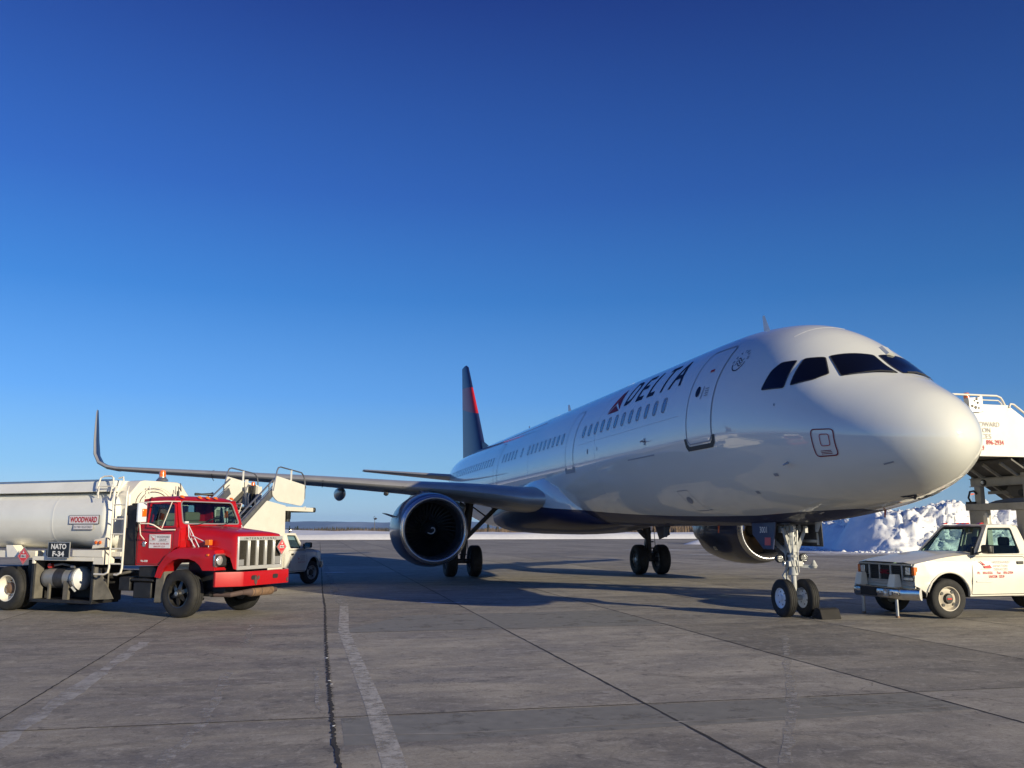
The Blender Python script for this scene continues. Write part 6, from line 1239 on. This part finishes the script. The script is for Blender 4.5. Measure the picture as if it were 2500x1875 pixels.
m = MB(); m.cyl((-1.30,-1.20,1.80),(-1.30,-1.20,2.06),.035,10); m.tube([(-1.30,-1.2,1.75),(-1.30,-1.2,2.12)], .012, 6); m.build('document_tube', 'gdark', TT)
# signs on the tank side
def plate(name, x0, x1, z0, z1, y, mats, lines, edge=.008, parent=TT):
    m = MB(); m.box(x0, x1, y, y+.012, z0, z1, 1); m.box(x0+edge, x1-edge, y-.002, y, z0+edge, z1-edge, 0); m.build(name, mats[:2], parent, smooth=False)
    q = MB(); 
    for s_, w, h, cx_, cz_, bo in lines: text(q, s_, w, h, (cx_, y-.003, cz_), ud2, vd, bold=bo)
    return q
SG = MB(); SG.box(-2.90,-2.05,-1.222,-1.206,1.88,2.07, 1); SG.box(-2.89,-2.06,-1.225,-1.222,1.89,2.06, 0); so_ = SG.build('name_plate', ['signw','signblk'], TT, smooth=False)
m = MB(); text(m, 'WOODWARD', .76, .125, (-2.475,-1.226,1.975), ud2, vd, bold=.035, shear=.12); m.build('plate_lettering', 'txtred', so_, recalc=False)
SG = MB(); SG.box(-2.76,-2.20,-1.222,-1.206,1.765,1.873, 1); SG.box(-2.752,-2.208,-1.225,-1.222,1.773,1.865, 0); so_ = SG.build('registration_plate', ['signw','txtgrey'], TT, smooth=False)
m = MB(); text(m, 'ISO 9001 REGISTERED', .50, .055, (-2.48,-1.226,1.819), ud2, vd); m.build('plate_lettering', 'txtgrey', so_, recalc=False)
SG = MB(); SG.box(-3.39,-2.76,-1.275,-1.255,1.16,1.50, 1); SG.box(-3.375,-2.775,-1.278,-1.275,1.175,1.485, 0); SG.box(-3.30,-3.26,-1.255,-1.16,1.2,1.3,1); so_ = SG.build('fuel_grade_sign', ['signblk','silver'], TT, smooth=False)
m = MB(); text(m, 'NATO', .44, .115, (-3.07,-1.279,1.405), ud2, vd, bold=.04); text(m, 'F-34', .34, .115, (-3.07,-1.279,1.25), ud2, vd, bold=.04); m.build('sign_lettering', 'txtwhite', so_, recalc=False)
placard(TT, (-4.12,-1.26,1.19), (1,0,0), (0,0,1), .20)

# ------------------------------------------------------------------ distant mast, flag stake, conifers
MA = thing('antenna_mast', 'thin mast with a dark lamp head on the skyline left of the engine', 'mast', (-46.5, 305, 0)); m = MB(); m.tube([(0,0,0),(0,0,4.9)], [.16,.07], 6); m.build('pole', 'gdark', MA)
m = MB(); m.lathe([(.001,-.4),(.38,-.25),(.5,.05),(.3,.3),(.001,.35)], (.3,0,5.2), 'z', seg=12); m.build('lamp_head', 'gdark', MA); m = MB(); m.tube([(0,0,4.7),(-.35,0,5.3),(-.3,0,5.9),(.15,0,6.0)], .07, 5); m.build('bracket', 'gdark', MA)
m = MB(); m.tube([(0,0,-.9),(0,0,.55)], .012, 5); m.panel([(0,.40),(.30,.46),(.28,.56),(0,.54)], [], lambda u, v: (u, .02*sin(u*20), v), (0,.008,0), 1); FL = thing('marker_flag', 'small orange flag stuck in the top of the snow bank', 'flag', (37.6, 73.5, 4.1)); m.build('flag', ['mark','orange'], FL)
random.seed(11)
for i in range(26):
    if i < 12: x = random.uniform(-125,-60); lb = 'tiny dark conifer on the skyline between the left stairs truck and the mast'
    elif i < 18: x = random.uniform(-46,-33); lb = 'tiny dark conifer on the skyline between the mast and the engine'
    else: x = random.uniform(-12,22); lb = 'tiny dark conifer behind the scrub, between the two main landing gears'
    y = edgey(x)+random.uniform(165,235); conifer(x, y, random.uniform(2.4,4.2), lb, i)
# ------------------------------------------------------------------ haze
HZ = True
if HZ:
    m = MB(); m.box(-9600, 9600, -400, 10600, -3, 140); h = m.build('haze', 'snow', smooth=False); h['kind'] = 'stuff'; h.data.materials.clear()
    mt = bpy.data.materials.new('haze'); mt.use_nodes = True; nn = mt.node_tree.nodes; nn.remove(nn['Principled BSDF']); v = nn.new('ShaderNodeVolumePrincipled'); v.inputs['Color'].default_value = (.34,.55,1.0,1); v.inputs['Density'].default_value = .00007; v.inputs['Anisotropy'].default_value = 0
    mt.node_tree.links.new(v.outputs[0], nn['Material Output'].inputs['Volume']); h.data.materials.append(mt)
